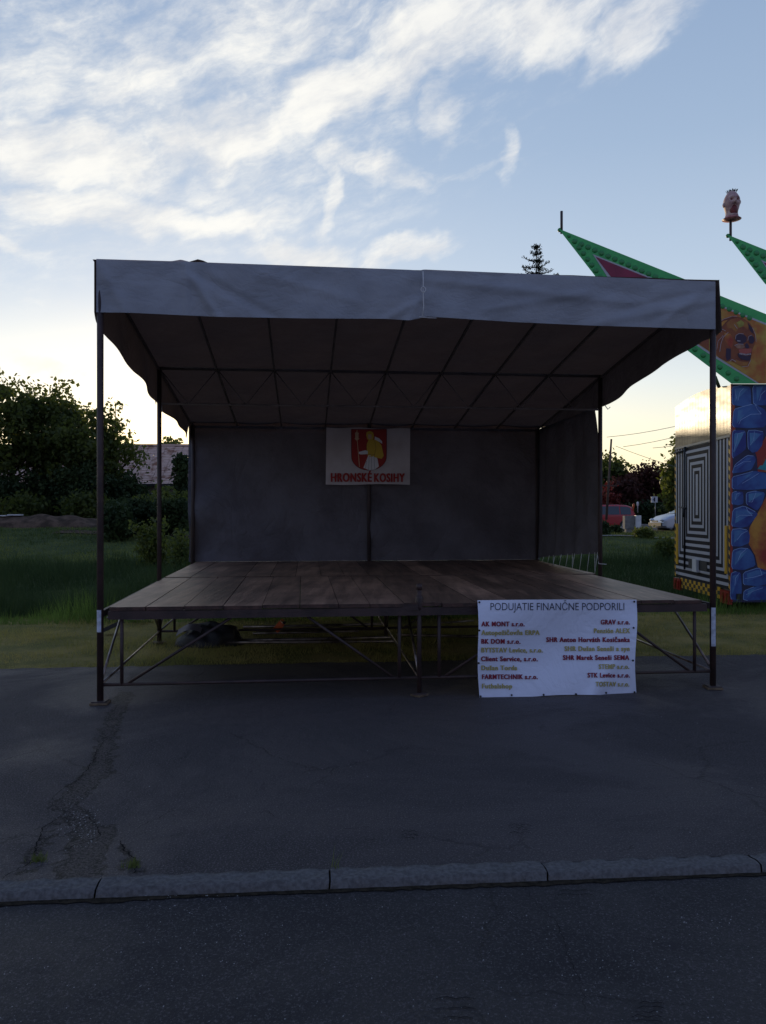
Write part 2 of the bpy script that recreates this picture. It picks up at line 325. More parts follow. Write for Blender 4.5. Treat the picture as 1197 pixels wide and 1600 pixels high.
# ------------------------------------------------------------------ object helpers
def link(o): S.collection.objects.link(o); return o
def tag(o, label=None, cat=None, group=None, kind=None):
    if label: o['label'] = label
    if cat: o['category'] = cat
    if group: o['group'] = group
    if kind: o['kind'] = kind
    return o
def empty(name, loc, label, cat, group=None):
    o = bpy.data.objects.new(name, None); o.location = loc; o.empty_display_size = .2
    link(o); return tag(o, label, cat, group)
def wloc(o):
    v = Vector((0, 0, 0))
    while o is not None: v = v + Vector(o.location); o = o.parent
    return v
class MB:
    def __init__(s): s.v = []; s.f = []; s.m = []; s.smooth = False; s.sm = []
    def add(s, vs, fs, mi=0, smooth=False):
        k = len(s.v); s.v += [tuple(v) for v in vs]
        for f in fs: s.f.append(tuple(i + k for i in f)); s.m.append(mi); s.sm.append(smooth)
        return s
    def box(s, c, size, rot=None, mi=0):
        c = Vector(c); hx, hy, hz = (x / 2 for x in size); rot = rot or Matrix.Identity(3)
        vs = [c + rot @ Vector((x * hx, y * hy, z * hz)) for x in (-1, 1) for y in (-1, 1) for z in (-1, 1)]
        return s.add(vs, [(0, 1, 3, 2), (4, 6, 7, 5), (0, 4, 5, 1), (2, 3, 7, 6), (0, 2, 6, 4), (1, 5, 7, 3)], mi)
    def beam(s, a, b, wd, ht, mi=0, up=Vector((0, 0, 1))):
        a, b = Vector(a), Vector(b); d = (b - a); L = d.length; d.normalize()
        if abs(d.dot(up)) > .98: up = Vector((0, 1, 0))
        sx_ = d.cross(up).normalized(); uz = sx_.cross(d)
        rot = Matrix((sx_, d, uz)).transposed()
        return s.box((a + b) / 2, (wd, L, ht), rot, mi)
    def tube(s, pts, r, n=10, mi=0, cap=True, radii=None):
        pts = [Vector(p) for p in pts]; k = len(s.v); rings = []
        prev = None
        for i, p in enumerate(pts):
            d = (pts[min(i + 1, len(pts) - 1)] - pts[max(i - 1, 0)]).normalized()
            if prev is None:
                u = d.cross(Vector((0, 0, 1)) if abs(d.z) < .9 else Vector((0, 1, 0))).normalized()
            else:
                u = (prev - d * prev.dot(d)).normalized()
            prev = u; q = d.cross(u); rr = radii[i] if radii else r
            s.v += [tuple(p + u * rr * math.cos(2 * math.pi * j / n) + q * rr * math.sin(2 * math.pi * j / n)) for j in range(n)]
        for i in range(len(pts) - 1):
            for j in range(n):
                a = k + i * n + j; b = k + i * n + (j + 1) % n
                s.f.append((a, b, b + n, a + n)); s.m.append(mi); s.sm.append(True)
        if cap:
            s.f.append(tuple(k + j for j in range(n))[::-1]); s.m.append(mi); s.sm.append(False)
            e = k + (len(pts) - 1) * n
            s.f.append(tuple(e + j for j in range(n))); s.m.append(mi); s.sm.append(False)
        return s
    def grid(s, fn, nu, nv, mi=0, smooth=True):
        k = len(s.v)
        for j in range(nv + 1):
            for i in range(nu + 1): s.v.append(tuple(fn(i / nu, j / nv)))
        for j in range(nv):
            for i in range(nu):
                a = k + j * (nu + 1) + i
                s.f.append((a, a + 1, a + nu + 2, a + nu + 1)); s.m.append(mi); s.sm.append(smooth)
        return s
    def ellipsoid(s, c, r, nu=16, nv=10, mi=0, fn=None):
        c = Vector(c); k = len(s.v)
        for j in range(nv + 1):
            th = math.pi * j / nv
            for i in range(nu):
                ph = 2 * math.pi * i / nu
                v = Vector((math.sin(th) * math.cos(ph), math.sin(th) * math.sin(ph), math.cos(th)))
                if fn: v = fn(v)
                s.v.append((c.x + v.x * r[0], c.y + v.y * r[1], c.z + v.z * r[2]))
        for j in range(nv):
            for i in range(nu):
                a = k + j * nu + i; b = k + j * nu + (i + 1) % nu
                s.f.append((a, a + nu, b + nu, b)); s.m.append(mi); s.sm.append(True)
        return s
    def build(s, name, mats, parent=None, origin=None):
        """parts take their thing's origin; a top-level mesh gets an origin at its base"""
        V = np.array(s.v, dtype=np.float64)
        if parent is not None: off = np.array(wloc(parent))
        elif origin is not None: off = np.array(origin, dtype=float)
        else: off = np.array([(V[:, 0].min() + V[:, 0].max()) / 2, (V[:, 1].min() + V[:, 1].max()) / 2, V[:, 2].min()])
        me = bpy.data.meshes.new(name); me.from_pydata((V - off).tolist(), [], s.f)
        if not isinstance(mats, (list, tuple)): mats = [mats]
        for m in mats: me.materials.append(M[m] if isinstance(m, str) else m)
        me.polygons.foreach_set('material_index', s.m); me.polygons.foreach_set('use_smooth', s.sm)
        me.update(); o = bpy.data.objects.new(name, me); link(o)
        if parent is not None: o.parent = parent
        else: o.location = off
        return o
def fast_mesh(name, verts, nper, material, parent=None, faces=None):
    """many separate n-gons (leaves, blades); verts (k*nper,3)"""
    off = np.array(wloc(parent)) if parent is not None else np.array([verts[:, 0].mean(), verts[:, 1].mean(), verts[:, 2].min()])
    V = (verts - off).astype(np.float32); n = len(V) // nper
    me = bpy.data.meshes.new(name); me.vertices.add(len(V)); me.vertices.foreach_set('co', V.ravel())
    me.loops.add(n * nper); me.loops.foreach_set('vertex_index', np.arange(n * nper, dtype=np.int32))
    me.polygons.add(n); me.polygons.foreach_set('loop_start', np.arange(0, n * nper, nper, dtype=np.int32))
    me.polygons.foreach_set('loop_total', np.full(n, nper, dtype=np.int32))
    me.materials.append(M[material]); me.update(); me.validate()
    o = bpy.data.objects.new(name, me); link(o)
    if parent is not None: o.parent = parent
    else: o.location = off
    return o
# ------------------------------------------------------------------ measuring helpers (photo pixel -> metres)
def at(px, py, Y): return Vector(((px - CX) / F * Y, Y, CH + (CY - py) / F * Y))
def on_z(px, py, z=0.0):
    Y = (CH - z) * F / (py - CY); return Vector(((px - CX) / F * Y, Y, z))
def on_wall(px, py, A, B, off=0.0):
    """point of the vertical wall through A, B seen at that pixel"""
    A = Vector((A[0], A[1])); B = Vector((B[0], B[1])); d = (B - A).normalized(); n = Vector((-d.y, d.x))
    if n.y > 0: n = -n
    A = A + n * off; k = (px - CX) / F
    # (k*Y, Y) = A + d*t
    t = (A.x - k * A.y) / (k * d.y - d.x); Y = A.y + d.y * t
    return Vector((k * Y, Y, CH + (CY - py) / F * Y))

# ================================================================== GROUND
def kerb_back(x): return 3.71 + .083 * x
def kerb_front(x): return 3.575 + .082 * x
def grass_line(x): return 8.83 + .1026 * x
rs = np.random.RandomState(3)
def hz(x, y):
    q = y - .1 * x
    z = np.interp(q, [-50, 8.6, 8.9, 12.8, 14.5, 16.5, 20.5, 24, 33, 42, 60, 400], [-.09, -.09, .005, .02, -.35, -.40, -.02, .15, .62, .72, .80, 1.0])
    z = z + .34 * np.clip((-x - 2) / 6, 0, 1) * np.clip((q - 23) / 10, 0, 1)
    wob = .03 * np.sin(x * .9 + y * .35) + .05 * np.sin(x * .31 - y * .22 + 1) + .02 * np.sin(x * 2.1 + y * 1.3)
    return z + wob * np.clip((q - 11) / 8, 0, 1)
def ground_sheet():
    mb = MB()
    xs = np.unique(np.concatenate([np.linspace(-400, -30, 16), np.linspace(-30, 40, 141), np.linspace(40, 400, 16)]))
    ys = np.unique(np.concatenate([np.linspace(-40, 8, 9), np.linspace(8, 30, 89), np.linspace(30, 80, 51), np.linspace(80, 900, 20)]))
    X, Y = np.meshgrid(xs, ys); Y2 = Y + .1 * X * np.clip(1 - np.abs(Y - 16) / 60, 0, 1)
    Z = hz(X, Y2); n = len(xs)
    vs = np.stack([X, Y2, Z], -1).reshape(-1, 3).tolist()
    fs = [(j * n + i, j * n + i + 1, (j + 1) * n + i + 1, (j + 1) * n + i) for j in range(len(ys) - 1) for i in range(n - 1)]
    mb.add(vs, fs, 0, True)
    o = mb.build('ground', 'grassground', origin=(0, 0, 0)); return tag(o, kind='structure')
ground_sheet()
def strip(name, y0, y1, z, material, x0=-60, x1=60, ragged=0.0):
    mb = MB(); xs = np.concatenate([np.linspace(x0, -8, 8), np.arange(-7.9, 8, .1), np.linspace(8, x1, 8)])
    vs = []
    for x in xs:
        r = ragged * (random.random() - .5) if abs(x) < 8.5 else 0
        vs += [(x, y0(x) if callable(y0) else y0, z), (x, (y1(x) if callable(y1) else y1) + r, z)]
    mb.add(vs, [(2 * i, 2 * i + 2, 2 * i + 3, 2 * i + 1) for i in range(len(xs) - 1)])
    return tag(mb.build(name, material, origin=(0, 0, 0)), kind='structure')
strip('pavement', lambda x: kerb_back(x) - .01, grass_line, 0.0, 'asphalt', ragged=.07)
strip('road', -30, lambda x: kerb_front(x) + .02, -.035, 'asphalt_road')
# kerb: 1 m stones with open joints, chipped top edges
kb = MB()
joints = [-11, -10, -9, -8, -7, -6, -5, -4, -3, -2.3] + [on_z(p, q, 0).x for p, q in ((147, 1392), (515, 1371), (850, 1355), (1172, 1337))] + [2.9, 3.9, 4.9, 5.9, 7, 8, 9, 10, 11]
joints.sort()
for a, b in zip(joints[:-1], joints[1:]):
    g = .004; n = 40; dzs = random.uniform(-.003, .003)
    def kf(u, v, a=a, b=b, dzs=dzs):
        x = a + g + (b - a - 2 * g) * u
        yb, yf = kerb_back(x), kerb_front(x)
        # v: 0 back bottom, 1/4 back top ... front bottom
        r = .006 * math.sin(x * 37 + v * 9) + random.uniform(-.0015, .0015)
        if v < .2: return (x, yb, -.06)
        if v < .9: 
            q = (v - .2) / .7; e = max(0, q - .85) / .15
            chip_ = .010 * max(0, math.sin(x * 23.1) * math.sin(x * 61.7 + 1) - .45) * (1 if q > .8 else 0)
            return (x + .012 * (q - .5) * (1 if u in (0, 1) else 0), yb + (yf - yb) * q, .004 + dzs - .007 * e * e + r * .7 - chip_)
        return (x, yf + r * .4, -.06)
    kb.grid(lambda u, v: kf(u, v), n, 10)
    for xe in ():
        yb, yf = kerb_back(xe), kerb_front(xe)
        kb.add([(xe, yb, -.06), (xe, yf, -.06), (xe, yf, .006), (xe, yb, .008)], [(0, 1, 2, 3)])
tag(kb.build('kerb', 'kerb', origin=(0, 0, 0)), kind='structure')
# soil and moss line under the kerb and in its joints
sl = MB()
xs = np.arange(-11, 11, .04); vs = []
for x in xs:
    vs += [(x, kerb_front(x) + .012, -.030), (x, kerb_front(x) - .012 - .022 * random.random() * (1.3 if math.sin(x * 3.1) > 0 else .6), -.0305)]
sl.add(vs, [(2 * i, 2 * i + 2, 2 * i + 3, 2 * i + 1) for i in range(len(xs) - 1)])
tag(sl.build('gutter_dirt', 'soil', origin=(0, 0, 0)), kind='structure')

# cracks: ragged ribbons in the pavement
def ribbon(mb, pts, wd, z=.004, mi=0, jit=.009, step=.018):
    P = [on_z(*p) for p in pts]; out = []
    for a, b in zip(P[:-1], P[1:]):
        n = max(1, int((b - a).length / step))
        for i in range(n): out.append(a.lerp(b, i / n) + Vector((random.uniform(-jit, jit), random.uniform(-jit, jit), 0)))
    out.append(P[-1]); vs = []
    for i, p in enumerate(out):
        d = (out[min(i + 1, len(out) - 1)] - out[max(i - 1, 0)]).normalized(); nrm = Vector((-d.y, d.x, 0))
        t = i / len(out); ww = wd * (.35 + .65 * random.random()) * (1 - .5 * abs(2 * t - 1))
        vs += [(p.x + nrm.x * ww / 2, p.y + nrm.y * ww / 2, z), (p.x - nrm.x * ww / 2, p.y - nrm.y * ww / 2, z)]
    mb.add(vs, [(2 * i, 2 * i + 2, 2 * i + 3, 2 * i + 1) for i in range(len(out) - 1)], mi)
def ragged_poly(mb, pts, z, mi, jit=.028):
    P = [on_z(*p) for p in pts]; out = []
    for a, b in zip(P, P[1:] + P[:1]):
        n = max(1, int((b - a).length / .03))
        for i in range(n): q = a.lerp(b, i / n); out.append((q.x + random.uniform(-jit, jit), q.y + random.uniform(-jit, jit), z))
    mb.add(out, [tuple(range(len(out)))], mi)
ck = MB()
for pts, wd in (([(172, 1150), (152, 1172), (146, 1190), (122, 1220), (90, 1240), (80, 1252)], .018),
                ([(92, 1278), (66, 1296), (56, 1320), (54, 1345), (20, 1365), (0, 1376)], .022), ([(132, 1272), (150, 1290), (158, 1308), (130, 1318), (85, 1335)], .016),
                ([(185, 1316), (200, 1335), (214, 1350), (210, 1366)], .03), ([(188, 1314), (225, 1290), (270, 1268), (330, 1262)], .008), ([(150, 1232), (200, 1206), (210, 1190)], .006),
                ([(820, 1376), (836, 1400), (870, 1430), (878, 1455), (893, 1490), (908, 1520), (918, 1580)], .006), ([(1000, 1368), (1010, 1364), (1030, 1360)], .006)):
    zz = .006 if pts[0][1] < 1368 else -.030
    if zz < 0:
        P2 = pts; 
    ribbon(ck, pts, wd * .45, zz)
for i in range(14):
    px = random.uniform(20, 1150); py = random.uniform(1100, 1330); L = random.uniform(15, 60)
    ribbon(ck, [(px, py), (px + L * .5, py + random.uniform(-3, 3)), (px + L, py + random.uniform(-6, 6))], .005, .005)
tag(ck.build('pavement_crack', ['crack', 'asphalt_worn'], origin=(0, 0, 0)), kind='structure')
# tyre-scuffed hollows in the road
sc = MB()
for px, py, n, L, dy in ((715, 1545, 3, 38, 15), (1015, 1552, 6, 24, 7), (815, 1290, 4, 18, 4), (640, 1300, 3, 14, 5), (905, 1380, 2, 30, 6)):
    for i in range(n):
        z = -.031 if py > 1362 else .0045; y0 = py + i * dy; o_ = random.uniform(-6, 6); l_ = L * random.uniform(.6, 1)
        ribbon(sc, [(px + o_ - l_, y0 + 1), (px + o_ - l_ * .5, y0 - 1.5), (px + o_, y0 + 1), (px + o_ + l_ * .5, y0 - 1), (px + o_ + l_, y0 + 1.5)], .007 if py > 1362 else .008, z, jit=.004)
tag(sc.build('road_scuff', 'scuff', origin=(0, 0, 0)), kind='structure')
# pale stone chips
vs = []
def chips(n, fx, z, smin, smax):
    for _ in range(n):
        x, y = fx(); s_ = random.uniform(smin, smax); a = random.random() * 6.28
        for k in range(4):
            an = a + k * 1.57 + random.uniform(-.3, .3); vs.append((x + s_ * math.cos(an), y + s_ * .8 * math.sin(an), z + random.uniform(0, .004)))
cl = [(random.uniform(-1.7, 1.9), random.uniform(2.6, 3.45)) for _ in range(26)]
def road_pt():
    if random.random() < .55:
        c = random.choice(cl); return c[0] + random.gauss(0, .14), min(c[1] + random.gauss(0, .10), 3.5)
    return random.uniform(-2, 2.2), random.uniform(2.3, 3.48)
chips(900, road_pt, -.030, .0012, .0036)
chips(170, lambda: (random.uniform(-3.5, 3.5), random.uniform(3.9, 7.5)), .005, .002, .0045)
chips(160, lambda: ((lambda p: (p.x, p.y))(on_z(random.gauss(125, 18), random.gauss(1285, 22)))), .008, .002, .005)
tag(fast_mesh('stone_chips', np.array(vs), 4, 'chip'), 'scattered pale stone chips on the dark asphalt', 'gravel', kind='stuff')

# ------------------------------------------------------------------ grass
def blades(n, xf, hf, wf, lean, base=hz, seed=1, nper=3):
    r = np.random.RandomState(seed); x, y = xf(r, n)
    h = hf(r, n, x, y); wd = wf(r, n); z = base(x, y) - .01
    a = r.rand(n) * 6.283; la = r.rand(n) * 6.283; L = lean * r.rand(n) * h
    V = np.empty((n, 3, 3)); ca, sa = np.cos(a) * wd / 2, np.sin(a) * wd / 2
    V[:, 0] = np.stack([x - ca, y - sa, z], -1); V[:, 1] = np.stack([x + ca, y + sa, z], -1)
    V[:, 2] = np.stack([x + L * np.cos(la), y + L * np.sin(la), z + h], -1)
    return V.reshape(-1, 3)
def patch_field(x, y): return .5 + .5 * np.sin(x * 1.7 + 1.3 * np.sin(y * 1.1)) * np.sin(y * 1.9 + 1.1 * np.sin(x * .8))
def xy_strip(q0, q1):
    def f(r, n):
        q = q0 + (q1 - q0) * r.rand(n); x = (r.rand(n) * 2 - 1) * (.56 * q + 1.2); return x, q + .1026 * x
    return f
lawn = blades(95000, xy_strip(8.72, 13.0), lambda r, n, x, y: (.018 + .055 * r.rand(n) ** 1.6) * (.25 + 1.3 * patch_field(x * 1.3, y * 1.6)) * (1 + .8 * patch_field(x * 6, y * 7) ** 3), lambda r, n: .004 + .004 * r.rand(n), 1.1, seed=2)
tag(fast_mesh('grass', lawn, 3, 'grass'), 'short mown grass strip between the pavement and the ditch', 'grass', kind='stuff')
weeds = blades(90000, xy_strip(12.9, 24), lambda r, n, x, y: (.10 + .40 * r.rand(n) ** 1.5) * (.45 + .9 * patch_field(x * .6, y * .6)) * (1 + 1.3 * patch_field(x * 1.1 + 2, y * .9) ** 6), lambda r, n: .008 + .012 * r.rand(n), .8, seed=3)
tag(fast_mesh('weeds', weeds, 3, 'weed'), 'tall dark weeds filling the ditch behind the stage', 'weeds', kind='stuff')
fringe = blades(22000, xy_strip(12.1, 13.4), lambda r, n, x, y: (.06 + .36 * r.rand(n) ** 2) * (.15 + 1.5 * patch_field(x * 1.4, y * 1.4) ** 2), lambda r, n: .008 + .008 * r.rand(n), .6, seed=5)
tag(fast_mesh('long_grass', fringe, 3, 'grass_lush'), 'fringe of longer green grass along the ditch edge', 'grass', kind='stuff')
farlawn = blades(60000, xy_strip(23.5, 38), lambda r, n, x, y: (.04 + .08 * r.rand(n)) * (.5 + patch_field(x * .4, y * .4)), lambda r, n: .02 + .02 * r.rand(n), 1.0, seed=6)
tag(fast_mesh('far_lawn', farlawn, 3, 'grass_green'), 'rough lawn beyond the ditch', 'grass', kind='stuff')
# weeds in the pavement cracks
def tuft(name, p, n, h, label):
    r = np.random.RandomState(int(abs(p.x) * 100)); a = r.rand(n) * 6.28; V = []
    for i in range(n):
        x = p.x + r.randn() * .02; y = p.y + r.randn() * .012; L = h * (.4 + .6 * r.rand())
        dx_, dy_ = math.cos(a[i]) * L * .5, math.sin(a[i]) * L * .5
        V += [(x - .002, y, p.z), (x + .002, y, p.z), (x + dx_, y + dy_, p.z + L)]
    tag(fast_mesh(name, np.array(V), 3, 'grass_green'), label, 'weed', 'weeds in the pavement cracks')
tuft('weed_tuft', on_z(60, 1345), 60, .05, 'low green weed tuft in the crack at the left, beside the kerb')
tuft('weed_tuft', on_z(208, 1355), 60, .05, 'low green weed tuft where the right branch of the crack meets the kerb')
tuft('weed_tuft', on_z(525, 1357), 5, .11, 'single thin dry stalk standing at the kerb joint in the middle')

# ================================================================== STAGE
FLc, FRc = Vector((-2.43, 6.875, 0)), Vector((3.08, 7.47, 0))
MLc, MRc = Vector((-2.785, 9.96, 0)), Vector((2.865, 10.55, 0))
RLc, RRc = Vector((-3.11, 13.04, 0)), Vector((2.64, 13.64, 0))
DZ = .836
def SP(s, t, z=0.0):
    """stage coordinates: s left-right, t front(0) - mid(1) - rear(2)"""
    if t <= 1: a, b = FLc.lerp(MLc, t), FRc.lerp(MRc, t)
    else: a, b = MLc.lerp(RLc, t - 1), MRc.lerp(RRc, t - 1)
    p = a.lerp(b, s); return Vector((p.x, p.y, z))
def roof_z(t): return 3.80 - .335 * t if t <= 1 else 3.465 - .36 * (t - 1)
stage = empty('stage', SP(.5, 0, 0), 'open-air stage with plank deck, steel frame and grey tarpaulin canopy', 'stage')
def part(name, mb, m, parent=None, label=None):
    o = mb.build(name, m, parent or stage)
    if label: o['label'] = label
    return o
# posts
PR = .028
def post(s, t, z1, z0=0.03, plate=True, dx=0):
    p = SP(s, t); p.x += dx
    mb = MB().tube([(p.x, p.y, z0), (p.x, p.y, z1)], PR, 14)
    o = part('post', mb, 'steel')
    if plate: MB().box((p.x, p.y, z0 - .004), (.12, .12, .012)).build('base_plate', M['steel_dark'], o)
    return o
pfl = post(0, 0, 3.78); pfr = post(1, 0, 3.76)
post(0, 1, 3.45); post(1, 1, 3.45); post(0, 2, 3.1, -.3); post(1, 2, 3.1, -.3); post(.5, 2, 3.1, -.3)
for o, s in ((pfl, 0), (pfr, 1)):                                   # pale blue-white band on each post, below deck level
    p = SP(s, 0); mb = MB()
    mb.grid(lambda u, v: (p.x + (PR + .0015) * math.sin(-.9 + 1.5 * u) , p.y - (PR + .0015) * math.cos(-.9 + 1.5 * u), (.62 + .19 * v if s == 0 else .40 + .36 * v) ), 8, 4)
    mb.build('pale_band', M['post_band'], o)
# centre front leg with clamp socket
p = SP(.5, 0); mb = MB().tube([(p.x, p.y, .03), (p.x, p.y, 1.00)], .021, 12)
cl_ = part('leg', mb, 'steel'); MB().tube([(p.x, p.y, .76), (p.x, p.y, .80), (p.x, p.y, .88), (p.x, p.y, .90)], .03, 12, radii=[.026, .034, .034, .026]).build('socket', M['steel'], cl_)
MB().tube([(p.x, p.y, .955), (p.x, p.y, 1.005)], .027, 12).build('collar', M['steel'], cl_)
MB().box((p.x - .09, p.y - .035, .80), (.16, .012, .05)).build('clamp', M['steel'], cl_)
MB().box((p.x, p.y, .026), (.12, .12, .012)).build('base_plate', M['steel_dark'], cl_)
p = SP(.5, 1); part('leg', MB().tube([(p.x, p.y, .03), (p.x, p.y, .76)], .025, 12), 'steel')
# deck: two rows of planks with open joints and chamfered ends
def deck_row(t0, t1, seed, zlift=0):
    r = random.Random(seed); mb = MB(); s = .012; edges = [.012]
    while s < .985: s += r.uniform(.050, .062); edges.append(min(s, .988))
    for a, b in zip(edges[:-1], edges[1:]):
        if b - a < .01: continue
        g = r.choice([.0007, .0010, .0012, .0022]); z = DZ + zlift + r.uniform(-.004, .003); e = r.uniform(-.004, .004)
        a_, b_ = a + g / 2, b - g / 2; T0, T1 = t0 + e, t1 - .003 + e * .3
        c0 = .012 if a < .02 and t0 < .5 else 0
        P = [SP(a_, T0 + c0 * 1.5, 0), SP(a_ + c0 * .35, T0 + c0 * .3, 0), SP(a_ + c0, T0, 0), SP(b_, T0, 0), SP(b_, T1, 0), SP(a_, T1, 0)]
        top = [(q.x, q.y, z) for q in P]; bot = [(q.x, q.y, z - .032) for q in P]
        k = len(P); mb.add(top + bot, [tuple(range(k))], 0)
        mb.add(top + bot, [tuple(range(2 * k - 1, k - 1, -1))], 0)
        mb.add(top + bot, [(i, i + k, (i + 1) % k + k, (i + 1) % k) for i in range(k)], 1)
    return part('deck', mb, ['wood', 'woodend'])
deck_row(-.012, .985, 5); deck_row(.99, 2.0, 11, .004)
# steel channel below the deck edge, all round and across
for a, b in ((SP(0, -.004), SP(1, -.004)), (SP(0, 1), SP(1, 1)), (SP(0, 2), SP(1, 2))):
    d = (b - a).normalized() * .07; h = .072; mb = MB()
    mb.beam(a + d + Vector((0, 0, DZ - .038 - h / 2)), b - d + Vector((0, 0, DZ - .038 - h / 2)), .03, h); part('edge_beam', mb, 'steel')
for s in (0, .5, 1):
    mb = MB().beam(SP(s, .02, DZ - .038 - .03), SP(s, .98, DZ - .038 - .03), .03, .056).beam(SP(s, 1.02, DZ - .038 - .03), SP(s, 1.98, DZ - .038 - .03), .03, .056)
    part('joist', mb, 'steel_dark')
def T(mb, a, b, r=.0125): mb.tube([a, b], r, 8)
ZL, ZU = .165, DZ - .11
# front under-frame: two bays, each with chord, end posts and diagonals
def bay(s0, s1, t, parent=None):
    mb = MB(); z0, z1 = ZL, ZU
    T(mb, SP(s0, t, z0), SP(s1, t, z0), .015)
    ww = (s1 - s0); e0, e1 = s0 + .065 * ww * 1.0, s1 - .065 * ww
    T(mb, SP(e0, t, z0), SP(e0, t, z1), .016); T(mb, SP(e1, t, z0), SP(e1, t, z1), .016)
    T(mb, SP(e0 + .01, t, z0 + .01), SP(s0 + .40 * ww, t, z1)); T(mb, SP(e1 - .01, t, z0 + .01), SP(s1 - .36 * ww, t, z1))
    return part('under_truss', mb, 'steel')
bay(0, .5, -.0, ); bay(.5, 1, -.0)
bay(0, .5, 1); bay(.5, 1, 1)
bay(0, .5, 2); bay(.5, 1, 2)
def side_bay(s, t0, t1):
    mb = MB(); T(mb, SP(s, t0, ZL), SP(s, t1, ZL), .012)
    T(mb, SP(s, t0 + .02, ZL + .04), SP(s, t0 + .16 * (t1 - t0) * 2, ZU)); T(mb, SP(s, t1 - .02, ZL + .05), SP(s, t1 - .30 * (t1 - t0), ZU))
    return part('side_truss', mb, 'galv')
for s in (0, .5, 1): side_bay(s, 0, 1); side_bay(s, 1, 2)
# knee braces at the mid legs
for s, ds in ((0, .10), (0, -.0), (.5, .09), (.5, -.09), (1, -.10)):
    if ds: part('brace', MB().tube([SP(s, 1, .42), SP(s + ds, 1, ZU)], .013, 8), 'steel')
part('brace', MB().tube([SP(0, 1, .40), SP(0, .80, ZU)], .013, 8), 'steel')
# roof frame
def chord(z, t, r=.02): return MB().tube([SP(0, t, z), SP(1, t, z)], r, 10)
part('roof_beam', chord(3.76, .0), 'frame_grey'); part('roof_beam', chord(3.04, 2, .022), 'frame_grey')
mb = chord(3.44, 1, .02); T(mb, SP(0, 1, 3.0), SP(1, 1, 3.0), .014)
n = 16
for i in range(n):
    a, b = (3.0, 3.44) if i % 2 else (3.44, 3.0)
    T(mb, SP(i / n, 1, a), SP((i + 1) / n, 1, b), .006)
part('roof_truss', mb, 'frame_grey')
for k in range(9):
    s = k / 8; mb = MB()
    for t0, t1 in ((0, 1), (1, 2)):
        mb.beam(SP(s, t0 + .01, roof_z(t0) - .040), SP(s, t1 - .01, roof_z(t1) - .040), .022, .026)
    part('rafter', mb, 'frame_grey')
for t in (): part('purlin', MB().tube([SP(0, t, roof_z(t) - .04), SP(1, t, roof_z(t) - .04)], .010, 8), 'frame_grey')
# roof tarpaulin (sags a little between the rafters)
mb = MB()
def roof(u, v):
    t = -.004 + 2.02 * v; s = -.011 + 1.022 * u; z = roof_z(max(t, 0)) + .015
    sag = -.022 * (1 - abs(math.sin(math.pi * 8 * u))) * 0 - .02 * abs(math.sin(math.pi * 8 * u)) + .012 * math.sin(u * 31 + v * 9) * math.sin(v * 23)
    lump = .035 * math.exp(-((s - .15) / .012) ** 2) * math.exp(-((t) / .25) ** 2)
    p = SP(s, t); return (p.x, p.y, z + sag * (1 if .01 < u < .99 and v > .01 else .2) + lump)
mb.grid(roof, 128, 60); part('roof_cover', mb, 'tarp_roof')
# front valance: pieces left and right of the laced seam
def val_pt(px, top):
    """height profile of the valance from the photo, as world z on the front plane"""
    s_l = (px - 151) / 967.0
    if top: py = np.interp(px, [151, 268, 283, 296, 640, 655, 663, 900, 1118], [404.5, 408, 405.5, 409, 421.5, 422.5, 421, 431, 440])
    else: py = np.interp(px, [151, 200, 340, 480, 600, 640, 652, 668, 800, 920, 1118], [488, 488.5, 495, 497.5, 498, 500.5, 498, 494.5, 503, 508.5, 514.5])
    return py
vr = np.random.RandomState(4)
def valance(p0, p1, name, phase):
    mb = MB(); A, B = SP(0, 0), SP(1, 0)
    def fn(u, v):
        px = p0 + (p1 - p0) * u; a, b = val_pt(px, True), val_pt(px, False)
        py = a + (b - a) * v
        fold = .014 * math.sin(px * .021 + v * 2.5 + phase) + .010 * math.sin(px * .047 - v * 4 + phase * 2) + .006 * math.sin(px * .11 + v * 6)
        # diagonal pull folds from the bump at the left and toward the seam and corner
        def crease(x0, y0, x1, y1, wd, amp):
            dx_, dy_ = x1 - x0, y1 - y0; L = math.hypot(dx_, dy_); t = ((px - x0) * dx_ + (py - y0) * dy_) / L / L
            q = abs((px - x0) * dy_ - (py - y0) * dx_) / L
            return amp * math.exp(-(q / wd) ** 2) * math.exp(-((max(0, -t, t - 1)) * 4) ** 2)
        fold += crease(285, 407, 335, 488, 7, .045) + crease(300, 425, 420, 490, 8, -.03) + crease(152, 410, 196, 488, 9, .03) + crease(290, 415, 292, 495, 5, .03)
        fold += crease(655, 470, 600, 500, 6, .03) + crease(650, 480, 640, 500, 5, .025) + crease(700, 440, 960, 470, 8, .028) + crease(420, 430, 540, 465, 9, .022)
        fold += crease(1112, 445, 1040, 500, 8, .03) + crease(960, 500, 1110, 470, 7, .025) + crease(780, 480, 900, 460, 6, .018) + crease(1100, 455, 990, 480, 5, -.02)
        edge = min(1, v * 3 + .15)
        return on_wall(px, py, A, B, .035 + fold * edge * .55)
    mb.grid(fn, int((p1 - p0) / 3.2), 26)
    return part(name, mb, 'tarp')
va = valance(150.5, 657, 'valance', .3); vb = valance(655.5, 1118, 'valance', 2.1)
A, B = SP(0, 0), SP(1, 0)
# lacing rope and ring on the seam
rp = MB().tube([on_wall(661, 424, A, B, .075), on_wall(661.5, 445, A, B, .08), on_wall(661, 452, A, B, .08), on_wall(662, 478, A, B, .085), on_wall(660.5, 494, A, B, .08)], .004, 6)
pts = [on_wall(661.5 + 3.6 * math.cos(a), 452.5 + 4.2 * math.sin(a), A, B, .085) for a in np.linspace(0, 6.283, 17)]
rp.tube(pts, .004, 6, cap=False)
rp.tube([on_wall(655, 495, A, B, .085), on_wall(668, 496.5, A, B, .085), on_wall(682, 497, A, B, .075)], .003, 6)
part('lacing_rope', rp, 'rope')
